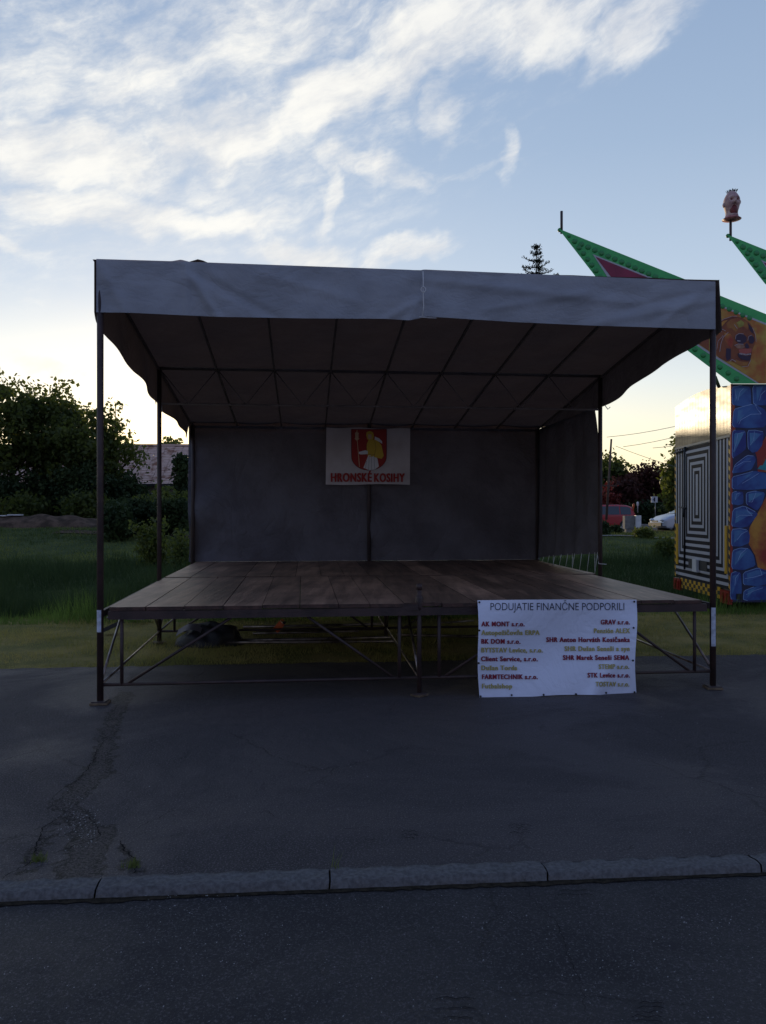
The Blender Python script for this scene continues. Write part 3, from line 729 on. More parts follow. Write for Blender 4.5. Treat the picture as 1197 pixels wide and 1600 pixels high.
# side valances
def hemcurve(s, t):
    if s == 0: return np.interp(t, [-.01, .03, .19, .4, .54, .91, 1, 1.5, 2.0], [3.36, 3.33, 3.27, 3.21, 3.14, 3.04, 3.03, 2.94, 2.85])
    return np.interp(t, [-.01, .03, .12, .2, .3, .39, .6, .95, 1, 2], [3.34, 3.32, 3.33, 3.29, 3.26, 3.24, 3.16, 3.06, 3.05, 3.0])
for s in (0, 1):
    mb = MB(); sgn = -1 if s == 0 else 1
    def fn(u, v):
        t = -.01 + 2.01 * u; zt = roof_z(max(0, t)) + .012; zb = hemcurve(s, t)
        off = .045 + .03 * v * math.sin(u * 14 + s) + .02 * v * math.sin(u * 33)
        p = SP(s, t); return (p.x + sgn * off, p.y, zt + (zb - zt) * v)
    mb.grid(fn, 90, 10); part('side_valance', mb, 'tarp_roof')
# rope ends and a torn corner at the left hem
part('hem_cord', MB().tube([SP(0, .98, 3.06) + Vector((-.05, 0, 0)), SP(0, .98, 2.98) + Vector((-.03, 0, 0))], .004, 6), 'rope')
part('hem_cord', MB().tube([SP(0, 1.05, 3.02), SP(0, 1.06, 2.92)], .006, 6), 'rope')
part('hem_cord', MB().tube([SP(1, 1, 3.06) + Vector((.06, 0, 0)), SP(1, .99, 3.0) + Vector((.09, 0, 0)), SP(1, .99, 3.03) + Vector((.12, 0, 0))], .006, 6), 'rope')
# back curtain in two panels
def curtain(s0, s1, ph, nm='back_curtain'):
    mb = MB()
    def fn(u, v):
        s = s0 + (s1 - s0) * u; p = SP(s, 2.0); z = DZ + .006 + (3.12 - DZ) * v
        env = math.sin(math.pi * v) ** .5 if 0 < v < 1 else 0
        d = (.022 * math.sin(u * 9 + ph + 3 * v + 2 * math.sin(u * 4 + v * 3)) + .008 * math.sin(u * 33 - 5 * v + ph + 2 * math.sin(v * 5)) + .035 * math.sin(v * 9 + u * 6 + ph) * math.exp(-((u - .1) / .25) ** 2) + .03 * math.sin(v * 14 - u * 9 + ph) * math.exp(-((u - .06) / .12) ** 2) + .02 * math.sin((u * 1.5 + v) * 8 + ph) * math.exp(-((v - .2) / .3) ** 2)) * (.25 + .75 * env)
        return (p.x, p.y - .03 + d, z)
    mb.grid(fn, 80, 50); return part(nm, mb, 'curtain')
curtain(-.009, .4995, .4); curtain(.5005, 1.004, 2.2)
part('curtain_post', MB().tube([SP(.5, 1.975, DZ), SP(.5, 1.975, 3.12)], .03, 10), 'steel_dark')
part('curtain_post', MB().tube([SP(.993, 1.97, DZ), SP(.993, 1.97, 3.05)], .025, 10), 'steel_dark')
part('curtain_post', MB().tube([SP(.004, 1.975, DZ), SP(.004, 1.975, 3.05)], .03, 10), 'steel_dark')
# right side curtain, raised at its front lower corner and tied down with cord
mb = MB()
def sc_bottom(u): return DZ + .02 + .24 * (1 - u) ** .8
def fn(u, v):
    t = 1.03 + .07 * (v ** 4) + (.972 - .07 * v ** 4) * u; zb = sc_bottom(u); p = SP(1, t)
    d = .03 * math.sin(u * 19 + 2 * v) + .02 * math.sin(u * 37 + v)
    return (p.x + .01 + d * (1 - .5 * v), p.y, zb + (3.06 - zb) * v)
mb.grid(fn, 60, 40); part('side_curtain', mb, 'curtain')
cd_ = MB()
for i in range(9):
    u = i / 9.0; a = SP(1, 1.035 + .95 * u, sc_bottom(u) + .02); b = SP(1, 1.035 + .95 * (u + .035), DZ - .02); c = SP(1, 1.035 + .95 * (u + .10), sc_bottom(u + .1) + .02)
    part('tie_cord', MB().tube([a, b, a.lerp(c, .35)] if i % 3 == 0 else [a, b], .0035, 5), 'rope')
cd_.tube([SP(1, 1.035, 1.07), SP(1, 1.0, .97) + Vector((-.03, -.04, 0)), SP(1, .99, .965) + Vector((.06, -.04, 0))], .0045, 6)
part('tie_cord', cd_, 'rope')

# timber pads under the legs: things of their own
pad0 = None
for i, (s, t, lab) in enumerate(((0, 0, 'thin tan timber pad under the front left stage post'), (.5, 0, 'thin timber pad under the middle front stage leg'),
                      (1, 0, 'thin tan timber pad under the front right stage post'), (0, 1, 'reddish timber pad on the grass under the left middle post'),
                      (1, 1, 'timber pad on the grass under the right middle post'), (.5, 1, 'timber pad under the leg in the centre below the deck'))):
    p = SP(s, t)
    if pad0 is None:
        pad0 = MB().box((0, 0, .011), (.15, .14, .018)).build('timber_pad', M['padwood'], origin=(0, 0, 0)); o = pad0
    else: o = pad0.copy(); link(o)
    o.location = (p.x, p.y, .002 if t == 0 else float(hz(p.x, p.y)) + .01); o.rotation_euler = (0, 0, .1 + i * .7)
    if s == .5 and t == 0: o.scale = (.8, .8, 1)
    tag(o, lab, 'timber pad', 'timber pads under the stage posts')

# ------------------------------------------------------------------ text and banners
def text_geo(body, off=0.0, shear=0):
    cu = bpy.data.curves.new('t', 'FONT'); cu.body = body; cu.size = 1; cu.offset = off; cu.resolution_u = 3; cu.space_character = 1.0 if off <= 0 else 1.14
    ob = bpy.data.objects.new('t', cu); link(ob)
    dg = bpy.context.evaluated_depsgraph_get(); me = bpy.data.meshes.new_from_object(ob.evaluated_get(dg))
    V = np.array([v.co[:] for v in me.vertices]); Fs = [tuple(p.vertices) for p in me.polygons]
    bpy.data.objects.remove(ob); bpy.data.curves.remove(cu); bpy.data.meshes.remove(me)
    return V, Fs
def put_text(name, body, x0, x1, yb, yt, surf, m, parent, off=0.0, label=None):
    off0 = off
    """stretch the lettering between pixel columns x0..x1, baseline yb, cap line yt; surf maps a pixel to the banner"""
    V, Fs = text_geo(body, off * .25 if off > 0 else off)
    capV, _ = text_geo('H', 0); cap = capV[:, 1].max()
    w0, w1 = V[:, 0].min(), V[:, 0].max(); mb = MB(); vs = []
    shifts = [0.0] if off <= 0 else [0.0, -.028, .028, -.052, .052]
    for q_, sh in enumerate(shifts):
        for dy_ in ([0] if off <= 0 else [-.012, .012]):
            vs = [surf(x0 + (x + sh - w0) / (w1 - w0) * (x1 - x0), yb + (yt - yb) * (y + dy_) / cap, .0004 * (2 * q_ + (dy_ > 0))) for x, y, _z in V]
            mb.add(vs, Fs)
    o = mb.build(name, m, parent)
    if label: o['label'] = label
    return o
A0, B0 = SP(0, -.02), SP(1, -.02)
TLx, TLy, TRx, TRy, BRx, BRy, BLx, BLy = 746, 938, 994.5, 937, 993.5, 1083.5, 748.5, 1091
def sb_surf(px, py, lift=0.0):
    u = (px - 746) / 248.0; v = (py - 938) / 149.0
    d = .010 * math.sin(3.1 * u + 2.2 * v) + .020 * math.exp(-((u - .78 + .35 * (v - .85)) / .05) ** 2) * max(0, v - .55) * 2 + .010 * math.sin(7 * v + 1) * u * (1 - u) + .012 * math.sin((u + v) * 5)
    e = .006 * math.sin(v * 11) * (1 if u > .9 or u < .1 else 0)
    return on_wall(px, py, A0, B0, .045 + d * 2.4 + lift + .01)
sb = empty('sponsor_banner', on_wall(870, 1087, A0, B0, .05), 'white vinyl sponsor banner with red and yellow names hung on the stage front', 'banner')
mb = MB()
def fn(u, v):
    bulge = 1.5 * math.sin(v * 7) * (abs(2 * u - 1) ** 6)
    xt, yt = TLx + (TRx - TLx) * u, TLy + (TRy - TLy) * u - .8 * math.sin(math.pi * u); xb, yb = BLx + (BRx - BLx) * u, BLy + (BRy - BLy) * u
    yb += 1.2 * math.sin(u * 9)
    return sb_surf(xt + (xb - xt) * v + bulge * (1 if u > .5 else .8), yt + (yb - yt) * v)
mb.grid(fn, 70, 44); mb.build('sheet', M['vinyl'], sb)
T_ = lambda px, py, l=0.0: sb_surf(px, py, .004 + l)
put_text('heading', 'PODUJATIE FINANČNE PODPORILI', 766.5, 975.5, 953.5, 942.0, T_, M['ink_blue'], sb, -.006)
rowsL = [('AK MONT s.r.o.', 752.5, 819.5, 978.5, 972, 'r'), ('Autopožičovňa ERPA', 752.5, 843, 992, 985.5, 'y'), ('BK DOM s.r.o.', 752.5, 813, 1005.7, 999.2, 'r'),
         ('BYTSTAV Levice, s.r.o.', 752.5, 848, 1019.3, 1012.8, 'y'), ('Client Service, s.r.o.', 752, 840, 1033, 1026.5, 'r'), ('Dušan Torda', 752.5, 808, 1047, 1040.5, 'y'),
         ('FARMTECHNIK s.r.o.', 753.5, 840, 1061, 1054.5, 'r'), ('Futbalshop', 753.5, 800, 1075.5, 1069, 'y')]
rowsR = [('GRAV s.r.o.', 939, 984, 975.5, 969, 'r'), ('Penzión ALEX', 928.5, 984, 989, 982.5, 'y'), ('SHR Anton Horváth Kosičanka', 854, 984, 1003, 996.5, 'r'),
         ('SHR Dušan Seneši a syn', 882.5, 983.5, 1017, 1010.5, 'y'), ('SHR Marek Seneši SEMA', 880, 983, 1031, 1024.5, 'r'), ('STEMP s.r.o.', 936, 983, 1045, 1038.5, 'y'),
         ('STK Levice s.r.o.', 918.5, 984, 1058.5, 1052, 'r'), ('TOSTAV s.r.o.', 931, 983, 1072.5, 1066, 'y')]
for tx, x0, x1, yb, yt, c in rowsL + rowsR:
    put_text('lettering', tx, x0, x1, yb, yt - .6, T_, M['ink_red' if c == 'r' else 'ink_yellow'], sb, .022)
for px, py in ((749, 985), (748, 1036), (751, 1088), (799.5, 1086), (849.5, 1085.5), (900, 1084.5), (947, 1082.5), (991.5, 1081.5), (990, 981), (989, 1032), (749, 941), (991, 940)):
    c = sb_surf(px, py, .006); m2 = MB(); m2.tube([c, c + Vector((0, -.004, 0))], .009, 12); m2.build('eyelet', M['eyelet'], sb)
# coat-of-arms banner on the back curtain
A1, B1 = SP(0, 1.93), SP(1, 1.93)
cb = empty('town_banner', on_wall(575, 757, A1, B1), 'white cloth banner with a red coat of arms and town name on the back curtain', 'banner')
def cb_surf(px, py, lift=0.0):
    u = (px - 509) / 132; v = (py - 668) / 90
    return on_wall(px, py, A1, B1, .02 + .004 * math.sin(u * 6 + v * 3) * v + lift * 1.8)
mb = MB()
def fn(u, v):
    xt = 510 + 131 * u; yt = 668 + 2 * u + .8 * math.sin(u * 12); xb = 509 + 131.5 * u; yb = 757 + 1.3 * math.sin(u * 7) * .5
    return cb_surf(xt + (xb - xt) * v, yt + (yb - yt) * v)
mb.grid(fn, 50, 30); mb.build('cloth', M['cloth_white'], cb)
q = lambda zx, zy: (500 + zx / 7.48, 660 + zy / 7.48)
def layer(mb, pts, lift, mi, surf, conv):
    P = [surf(*conv(*p), lift) for p in pts]; mb.add(P, [tuple(range(len(P)))], mi)
def stroke(mb, pts, wd, lift, mi, surf, conv):
    P = [conv(*p) for p in pts]
    for (x0, y0), (x1, y1) in zip(P[:-1], P[1:]):
        L = math.hypot(x1 - x0, y1 - y0) or 1; nx, ny = -(y1 - y0) / L * wd / 2, (x1 - x0) / L * wd / 2
        mb.add([surf(x0 + nx, y0 + ny, lift), surf(x1 + nx, y1 + ny, lift), surf(x1 - nx, y1 - ny, lift), surf(x0 - nx, y0 - ny, lift)], [(0, 1, 2, 3)], mi)
arms = MB(); L_ = lambda p, l, m: layer(arms, p, l, m, cb_surf, q)
shield = [(366, 80), (780, 80), (780, 330), (778, 400)] + [(573 + 205 * math.cos(a), 400 + 160 * math.sin(a)) for a in np.linspace(.1, math.pi - .1, 16)] + [(368, 400), (366, 330)]
L_(shield, .004, 0)
L_([(548, 250), (570, 200), (640, 210), (660, 300), (640, 400), (560, 400), (545, 330)], .006, 1)      # torso
L_([(565, 385), (640, 380), (672, 425), (688, 515), (640, 552), (573, 558), (508, 530), (540, 450)], .006, 2)   # robe
L_([(625, 190), (680, 215), (720, 270), (745, 390), (720, 425), (632, 405), (650, 300)], .008, 1)     # cloak
L_([(640, 165), (690, 185), (725, 220), (728, 250), (690, 225), (640, 200)], .010, 2)                  # lining
L_([(455, 345), (530, 325), (560, 335), (560, 370), (480, 375), (455, 368)], .010, 2)                  # arm
L_([(545, 115), (580, 100), (620, 115), (632, 160), (620, 200), (580, 215), (552, 195), (540, 150)], .008, 1)
L_([(560, 140), (600, 140), (605, 185), (580, 200), (562, 185)], .010, 3)                              # face
L_([(430, 110), (450, 120), (450, 200), (430, 215), (412, 200), (412, 120)], .006, 3)
for p_, w_ in (([(432, 90), (436, 215), (446, 330), (462, 520)], 1.0), ([(405, 190), (460, 190)], .9), ([(408, 130), (455, 130)], .9)): stroke(arms, p_, w_, .008, 3, cb_surf, q)
for p_ in ([(545, 450), (530, 545)], [(575, 400), (568, 555)], [(600, 400), (604, 556)], [(632, 400), (640, 550)], [(640, 210), (655, 300), (632, 405)], [(540, 260), (548, 330)], [(545, 380), (640, 378)]):
    stroke(arms, p_, .35, .012, 4, cb_surf, q)
stroke(arms, shield + [shield[0]], .6, .0055, 4, cb_surf, q)
arms.build('coat_of_arms', ['shield_red', 'gold', 'print_white', 'skin', 'ink_black'], cb)
put_text('lettering', 'HRONSKÉ', 517.5, 580.5, 752.5, 739.5, lambda a, b, l=0.0: cb_surf(a, b, .008 + l), M['shield_red'], cb, .03)
put_text('lettering', 'KOSIHY', 585, 632, 752.8, 740, lambda a, b, l=0.0: cb_surf(a, b, .008 + l), M['shield_red'], cb, .03)
# ------------------------------------------------------------------ things lying under the stage
def lying(name, a, b, r, m, label, cat, group=None):
    mb = MB().tube([a, b], r, 8); o = mb.build(name, m); return tag(o, label, cat, group)
def gz(px, py): return on_z(px, py, .06)
pipes = [((372, 1001), (610, 996), .022, 'longest bare pipe on the grass under the deck, nearest the camera'), ((345, 1004), (620, 1002), .018, 'dark thin pipe lying just in front of the others under the deck'),
         ((380, 980), (602, 975), .020, 'pipe lying farthest back under the deck beside the orange can'), ((400, 985), (600, 982), .024, 'thick dark pipe in the middle of the pile under the deck'),
         ((395, 990), (560, 986), .015, 'thin short pipe in the middle of the pile under the deck'), ((620, 992), (780, 995), .018, 'pipe lying right of the centre leg under the deck'),
         ((690, 973), (740, 970), .014, 'short pipe lying behind the centre leg on the mown grass')]
for a, b, r, lab in pipes: lying('pipe', gz(*a), gz(*b), r, 'galv', lab, 'pipe', 'pipes lying on the grass under the stage')
bundle = MB()
c = on_z(328, 1006, .02)
def bf(v):
    k = 1 + .16 * math.sin(v.x * 6 + 1) * math.cos(v.z * 5) + .10 * math.sin(v.y * 9 + v.x * 7); return Vector((v.x * k, v.y * k, max(v.z, -.1) * k))
bundle.ellipsoid((c.x, c.y, c.z), (.37, .26, .25), 32, 18, fn=bf)
bo = tag(bundle.build('tarpaulin_bundle', 'black_plastic'), 'crumpled black plastic tarpaulin bundle on the grass under the deck', 'tarpaulin')
fl = MB(); 
fl.grid(lambda u, v: (c.x - .36 + .30 * u, c.y - .25 + .14 * v + .02 * math.sin(u * 9), c.z + .13 + .08 * math.sin(2.6 * u) + .06 * v), 8, 5)
fl.build('folded_flap', M['sheen'], bo)
oc = at(436, 979, 10.35); can = empty('orange_can', (oc.x, oc.y, .06), 'small orange plastic can tipped over on the pipes', 'can')
rot = Matrix.Rotation(R(40), 3, 'Y')
MB().box((oc.x, oc.y, oc.z), (.085, .09, .13), rot).build('body', M['orange'], can)
MB().tube([oc + rot @ Vector((.02, 0, .07)), oc + rot @ Vector((.02, 0, .10))], .018, 10).build('cap', M['black_plastic'], can)
MB().tube([oc + rot @ Vector((-.03, 0, .07)), oc + rot @ Vector((-.03, 0, .095)), oc + rot @ Vector((.0, 0, .095))], .007, 8).build('handle', M['orange'], can)
bx = on_z(176, 990, .03); bd = MB(); rotb = Matrix.Rotation(R(-25), 3, 'Y')
bd.box((bx.x, bx.y, .13), (.26, .2, .05), rotb); bxo = tag(bd.build('folded_board', 'black_plastic'), 'dark folded board with a pale top leaning behind the left front post', 'board')
MB().box((bx.x + .02, bx.y + .05, .245), (.20, .12, .012)).build('pale_edge', M['sheen'], bxo)
b2 = on_z(212, 972, .05); tag(MB().box((b2.x, b2.y, .1), (.26, .1, .02)).box((b2.x + .05, b2.y + .2, .12), (.3, .1, .02)).build('board', 'sheen'), 'two pale loose boards on the grass behind the left front post', 'boards')

# ================================================================== FAIRGROUND RIDE
CA = Vector((5.752, 13.2, 0)); FA = Vector((5.86, 16.0, 0)); FWD = Vector((1, -.035, 0)).normalized(); CE = CA + FWD * 9
ride = empty('fairground_ride', CA, 'fairground ghost ride trailer with striped end wall, blue painted rocks and green spikes', 'fairground ride')
ZT, ZB = 3.76, .17
nrm = Vector((FWD.y, -FWD.x, 0)); nrm = nrm if nrm.y < 0 else -nrm
def rpart(name, mb, m, parent=None, label=None):
    o = mb.build(name, m, parent or ride)
    if label: o['label'] = label
    return o
back = FA + FWD * 9
mb = MB(); ins = .01
q4 = [CA, CE, back, FA]
cen = (CA + CE + back + FA) / 4
q4 = [p + (cen - p).normalized() * .03 for p in q4]
mb.add([(p.x, p.y, z) for z in (ZB + .05, ZT - .02) for p in q4], [(0, 1, 2, 3), (7, 6, 5, 4), (0, 4, 5, 1), (1, 5, 6, 2), (2, 6, 7, 3), (3, 7, 4, 0)])
rpart('body', mb, 'galvpanel')
# striped end wall: one procedural paint of nested rectangles
def stripe_mat(name, upper):
    m = bpy.data.materials.new(name); m.use_nodes = True; t = NT(m.node_tree); b = m.node_tree.nodes['Principled BSDF']
    tc_ = t.node('ShaderNodeTexCoord'); x, y, z = t.sep(tc_.outputs['Object'])
    du = t.math('DIVIDE', t.math('ABSOLUTE', t.math('SUBTRACT', y, 1.525)), .150)
    dvv = t.math('DIVIDE', t.math('SUBTRACT', t.math('ABSOLUTE', t.math('SUBTRACT', z, 1.97)), .33), .118)
    d = t.math('MAXIMUM', du, dvv)
    if upper: d = du
    st = t.math('LESS_THAN', t.math('FRACT', t.math('ADD', d, .62)), .54)
    if upper: st = t.math('MULTIPLY', st, .12)
    st2 = t.mix(st, (.42, .42, .46) if not upper else (.085, .082, .066), (.012, .013, .018))
    t.l.new(st2, b.inputs['Base Color'])
    b.inputs['Roughness'].default_value = .62 if not upper else .40; b.inputs['Metallic'].default_value = 0.0 if not upper else .30; b.inputs['Specular IOR Level'].default_value = .12 if not upper else .15
    bn = t.node('ShaderNodeBump'); bn.inputs['Strength'].default_value = .4 if upper else .1; bn.inputs['Distance'].default_value = .03
    v = t.comb(t.math('MULTIPLY', x, 1.0), t.math('MULTIPLY', y, 1.6), t.math('MULTIPLY', z, 5.0))
    t.l.new(t.noise(v, 1.0 if upper else 3, 1).outputs['Fac'], bn.inputs['Height']); t.l.new(bn.outputs[0], b.inputs['Normal'])
    return m
M['stripes'] = stripe_mat('striped_paint', False); M['stripes_up'] = stripe_mat('aluminium_sheet', True)
def ew(y, z, off=0.0):
    """end wall point: y metres back from the corner, z height; off outwards"""
    k = y / 2.8; return (CA.x + (FA.x - CA.x) * k - off, CA.y + (FA.y - CA.y) * k, z)
ZM = 2.92
def panel(y0, y1, z0, z1, off, th=.02, mi=0, mb=None, top=None):
    mb = mb or MB(); P = [ew(y0, z0, off), ew(y1, z0, off), ew(y1, (top or z1), off), ew(y0, z1, off)]; Q = [ew(y0, z0, off - th), ew(y1, z0, off - th), ew(y1, (top or z1), off - th), ew(y0, z1, off - th)]
    mb.add(P + Q, [(0, 1, 2, 3), (4, 7, 6, 5), (0, 4, 5, 1), (1, 5, 6, 2), (2, 6, 7, 3), (3, 7, 4, 0)], mi); return mb
rpart('end_wall', panel(.0, 2.8, .36, ZM, .012), 'stripes')
mb = MB()
def up(u, v):
    y = 2.8 * u; bow = .10 * math.sin(math.pi * u) - .0; return ew(y, ZM + (3.74 + bow - ZM) * v, .016 + .0005 * math.sin(y * 42) * min(1, (1 - v) * 6))
mb.grid(up, 140, 6); rpart('upper_sheet', mb, 'stripes_up')
mb = panel(.0, 2.8, ZM - .03, ZM + .01, .03, .02); rpart('lintel', mb, 'galvpanel')
dr = rpart('door', panel(.75, 2.16, .55, 2.80, .035, .02), 'stripes')
MB().tube([ew(2.16, .55, .04), ew(2.16, 2.9, .04)], .025, 8).build('hinge_bar', M['black_plastic'], dr)
MB().tube([ew(2.45, 1.75, .05), ew(2.05, 1.72, .06)], .016, 8).build('handle', M['black_plastic'], dr)
MB().tube([ew(2.16, 1.55, .06), ew(2.16, 1.72, .06)], .03, 8).build('lock', M['black_plastic'], dr)
rpart('hinge_bar', MB().tube([ew(2.18, 2.83, .04), ew(2.8, 2.83, .04)], .018, 8), 'black_plastic')
for y in (.18, 2.66): rpart('reflector', panel(y - .05, y + .05, .62, 1.42, .03, .015), 'yellow')
sock = rpart('socket_box', panel(1.40, 1.62, .55, .78, .09, .08), 'white_paint'); 
rpart('socket_box', panel(1.0, 1.95, .60, .76, .045, .03), 'black_plastic')
# chequered bumper
mb = MB()
for i in range(18):
    for j in range(3):
        mb = panel(.45 + i * .118, .45 + (i + 1) * .118, .17 + j * .065, .17 + (j + 1) * .065, .02, .02, (i + j) % 2, mb)
rpart('bumper', mb, ['yellow', 'ink_black'])
for y in (.2, 2.62):
    lb = rpart('tail_lamp', panel(y - .2, y + .17, .12, .34, .05, .06), 'red_lamp'); 
    for k in (-.1, .06): MB().box(ew(y + k, .23, .062), (.012, .09, .15)).build('lens', M['red_lamp'], lb)
# hazard tape on the corner edges
mb = MB()
for y in (.02, 2.76):
    for i in range(36):
        z = .36 + i * .07; s_ = .035
        mb.add([ew(y, z, .016), ew(y + .07, z + s_, .016), ew(y + .07, z + .07 + s_, .016), ew(y, z + .07, .016)], [(0, 1, 2, 3)], i % 2)
rpart('edge_tape', mb, ['yellow', 'ink_black'])
rpart('corner_trim', MB().box((CA.x - .01, CA.y - .01, (ZB + ZT) / 2), (.03, .03, ZT - ZB)), 'red_lamp')
# front wall mural
def fw(px, py, lift=0.0): return on_wall(px, py, CA, CE, .02 + lift)
mur = MB()
def ext(x0, x1, y0, y1, lift, mi):
    mur.add([fw(x0, y0, lift), fw(x1, y0, lift), fw(x1, y1, lift), fw(x0, y1, lift)], [(0, 1, 2, 3)], mi)
E_ = 1950
ext(1143.5, E_, 600, 941, 0, 0)
for pg in ([(1193, 688), (1180, 706), (1183, 716), (1184, 737), (1300, 742), (1300, 672), (1203, 672)],
           [(1300, 770), (1197, 776), (1186, 798), (1171, 825), (1170, 850), (1180, 868), (1184, 886), (1200, 896), (1300, 905)]):
    layer(mur, pg, .003, 1, fw, lambda x, y: (x, y))
layer(mur, [(1144, 625), (1148, 625), (1149, 670), (1144, 680)], .003, 1, fw, lambda x, y: (x, y))
uq = lambda x, y: (1090 + x / 8.888, 600 + y / 8.888)
lq = lambda x, y: (1090 + x / 8.42, 770 + y / 8.42)
def rock(conv, pts, mi, strokes=()):
    """rounded rock outline, pale rim and highlight strokes"""
    n = len(pts); sm = []
    for i in range(n):
        a, b, c_ = pts[i - 1], pts[i], pts[(i + 1) % n]
        sm += [((a[0] * .13 + b[0] * .87), (a[1] * .13 + b[1] * .87)), ((b[0] * .87 + c_[0] * .13), (b[1] * .87 + c_[1] * .13))]
    layer(mur, sm, .006, mi, fw, conv)
    stroke(mur, sm[: int(len(sm) * .55)], .9, .009, 4, fw, conv)
    for s_ in strokes: stroke(mur, s_, .8, .011, 4, fw, conv)
    # lighter facet
    cx_ = sum(p[0] for p in pts) / n; cy_ = sum(p[1] for p in pts) / n
    fac = [(p[0] * .72 + cx_ * .28, p[1] * .72 + cy_ * .28 - 8) for p in pts[: max(3, n // 2 + 1)]]
    layer(mur, fac, .008, 3, fw, conv)
rock(uq, [(480, 290), (480, 40), (600, 22), (735, 40), (750, 290), (620, 310)], 2, [[(640, 60), (590, 110), (560, 230)], [(520, 70), (540, 200)]])
rock(uq, [(775, 300), (765, 20), (900, 5), (1150, 20), (1150, 290)], 2, [[(940, 90), (880, 150), (860, 230)]])
rock(uq, [(480, 600), (505, 350), (640, 310), (780, 275), (950, 360), (950, 600), (700, 615)], 2, [[(800, 290), (830, 350), (885, 415), (740, 420), (600, 500), (570, 560)]])
rock(uq, [(480, 1040), (485, 670), (510, 640), (670, 645), (675, 900), (600, 960)], 2, [[(660, 665), (560, 690), (540, 800), (500, 940)]])
rock(uq, [(700, 900), (695, 645), (800, 640), (920, 665), (900, 850), (830, 940), (760, 955)], 2, [[(790, 660), (780, 780), (730, 850)]])
rock(uq, [(480, 1240), (520, 1120), (690, 990), (790, 1000), (810, 1060), (750, 1190), (600, 1230)], 2, [[(520, 1150), (640, 1080), (740, 1075)]])
rock(uq, [(480, 1460), (480, 1290), (640, 1250), (790, 1205), (960, 1240), (1000, 1450), (700, 1475)], 2, [[(850, 1240), (740, 1310), (620, 1380)]])
rock(lq, [(450, 150), (455, 0), (500, -20), (600, -10), (605, 140), (540, 165)], 2, [[(560, 0), (510, 20), (500, 90)]])
rock(lq, [(640, 150), (640, 0), (760, -25), (890, -5), (850, 150), (780, 240)], 2, [[(770, 0), (720, 120), (670, 120)]])
rock(lq, [(445, 440), (465, 220), (610, 170), (780, 260), (790, 290), (670, 440), (560, 465)], 2, [[(640, 190), (660, 240), (720, 300), (560, 295), (510, 330)]])
rock(lq, [(445, 700), (450, 480), (560, 470), (660, 490), (690, 560), (680, 660), (560, 710)], 2, [[(660, 500), (580, 540), (520, 620)]])
rock(lq, [(445, 1000), (460, 760), (560, 725), (680, 735), (740, 820), (765, 960), (600, 1020)], 2, [[(640, 740), (570, 800), (530, 890)]])
rock(lq, [(430, 1400), (440, 1060), (500, 1035), (570, 1050), (585, 1300), (540, 1420)], 2, [[(550, 1055), (500, 1120), (490, 1220)]])
rock(lq, [(600, 1210), (600, 1050), (800, 985), (960, 1040), (1000, 1180), (800, 1230)], 2, [[(620, 1130), (740, 1110), (850, 1080), (820, 1000)]])
rock(lq, [(600, 1420), (610, 1290), (760, 1230), (960, 1220), (1050, 1400)], 2, [[(640, 1340), (740, 1290), (860, 1250)]])
layer(mur, [(905, 1130), (960, 1020), (1060, 980), (1100, 1100), (1060, 1210), (950, 1200), (830, 1180), (870, 1130)], .008, 5, fw, uq)
rr_ = random.Random(8)
for gx in range(7):
    for gy in range(7):
        cx_ = 1330 + gx * 85 + rr_.uniform(-12, 12); cy_ = 622 + gy * 48 + rr_.uniform(-5, 5)
        if 1 < gx < 5 and 1 < gy < 5: continue
        pts = [(cx_ + (36 + rr_.uniform(-6, 3)) * math.cos(a + .4), min(938, max(603, cy_ + (20 + rr_.uniform(-3, 2)) * math.sin(a + .4)))) for a in np.linspace(0, 6.28, 8)[:-1]]
        rock(lambda x, y: (x, y), pts, 2, [[(cx_ - 12, cy_ + 8), (cx_ + 2, cy_ - 8), (cx_ + 16, cy_ - 10)]])
rpart('painted_wall', mur, ['rock_gap', 'fire_red', 'rock1', 'rock2', 'rock_line', 'teal'])
rpart('skirt_gap', MB().box(fw(1155, 932, .02), (.09, .01, .09)), 'black_plastic')
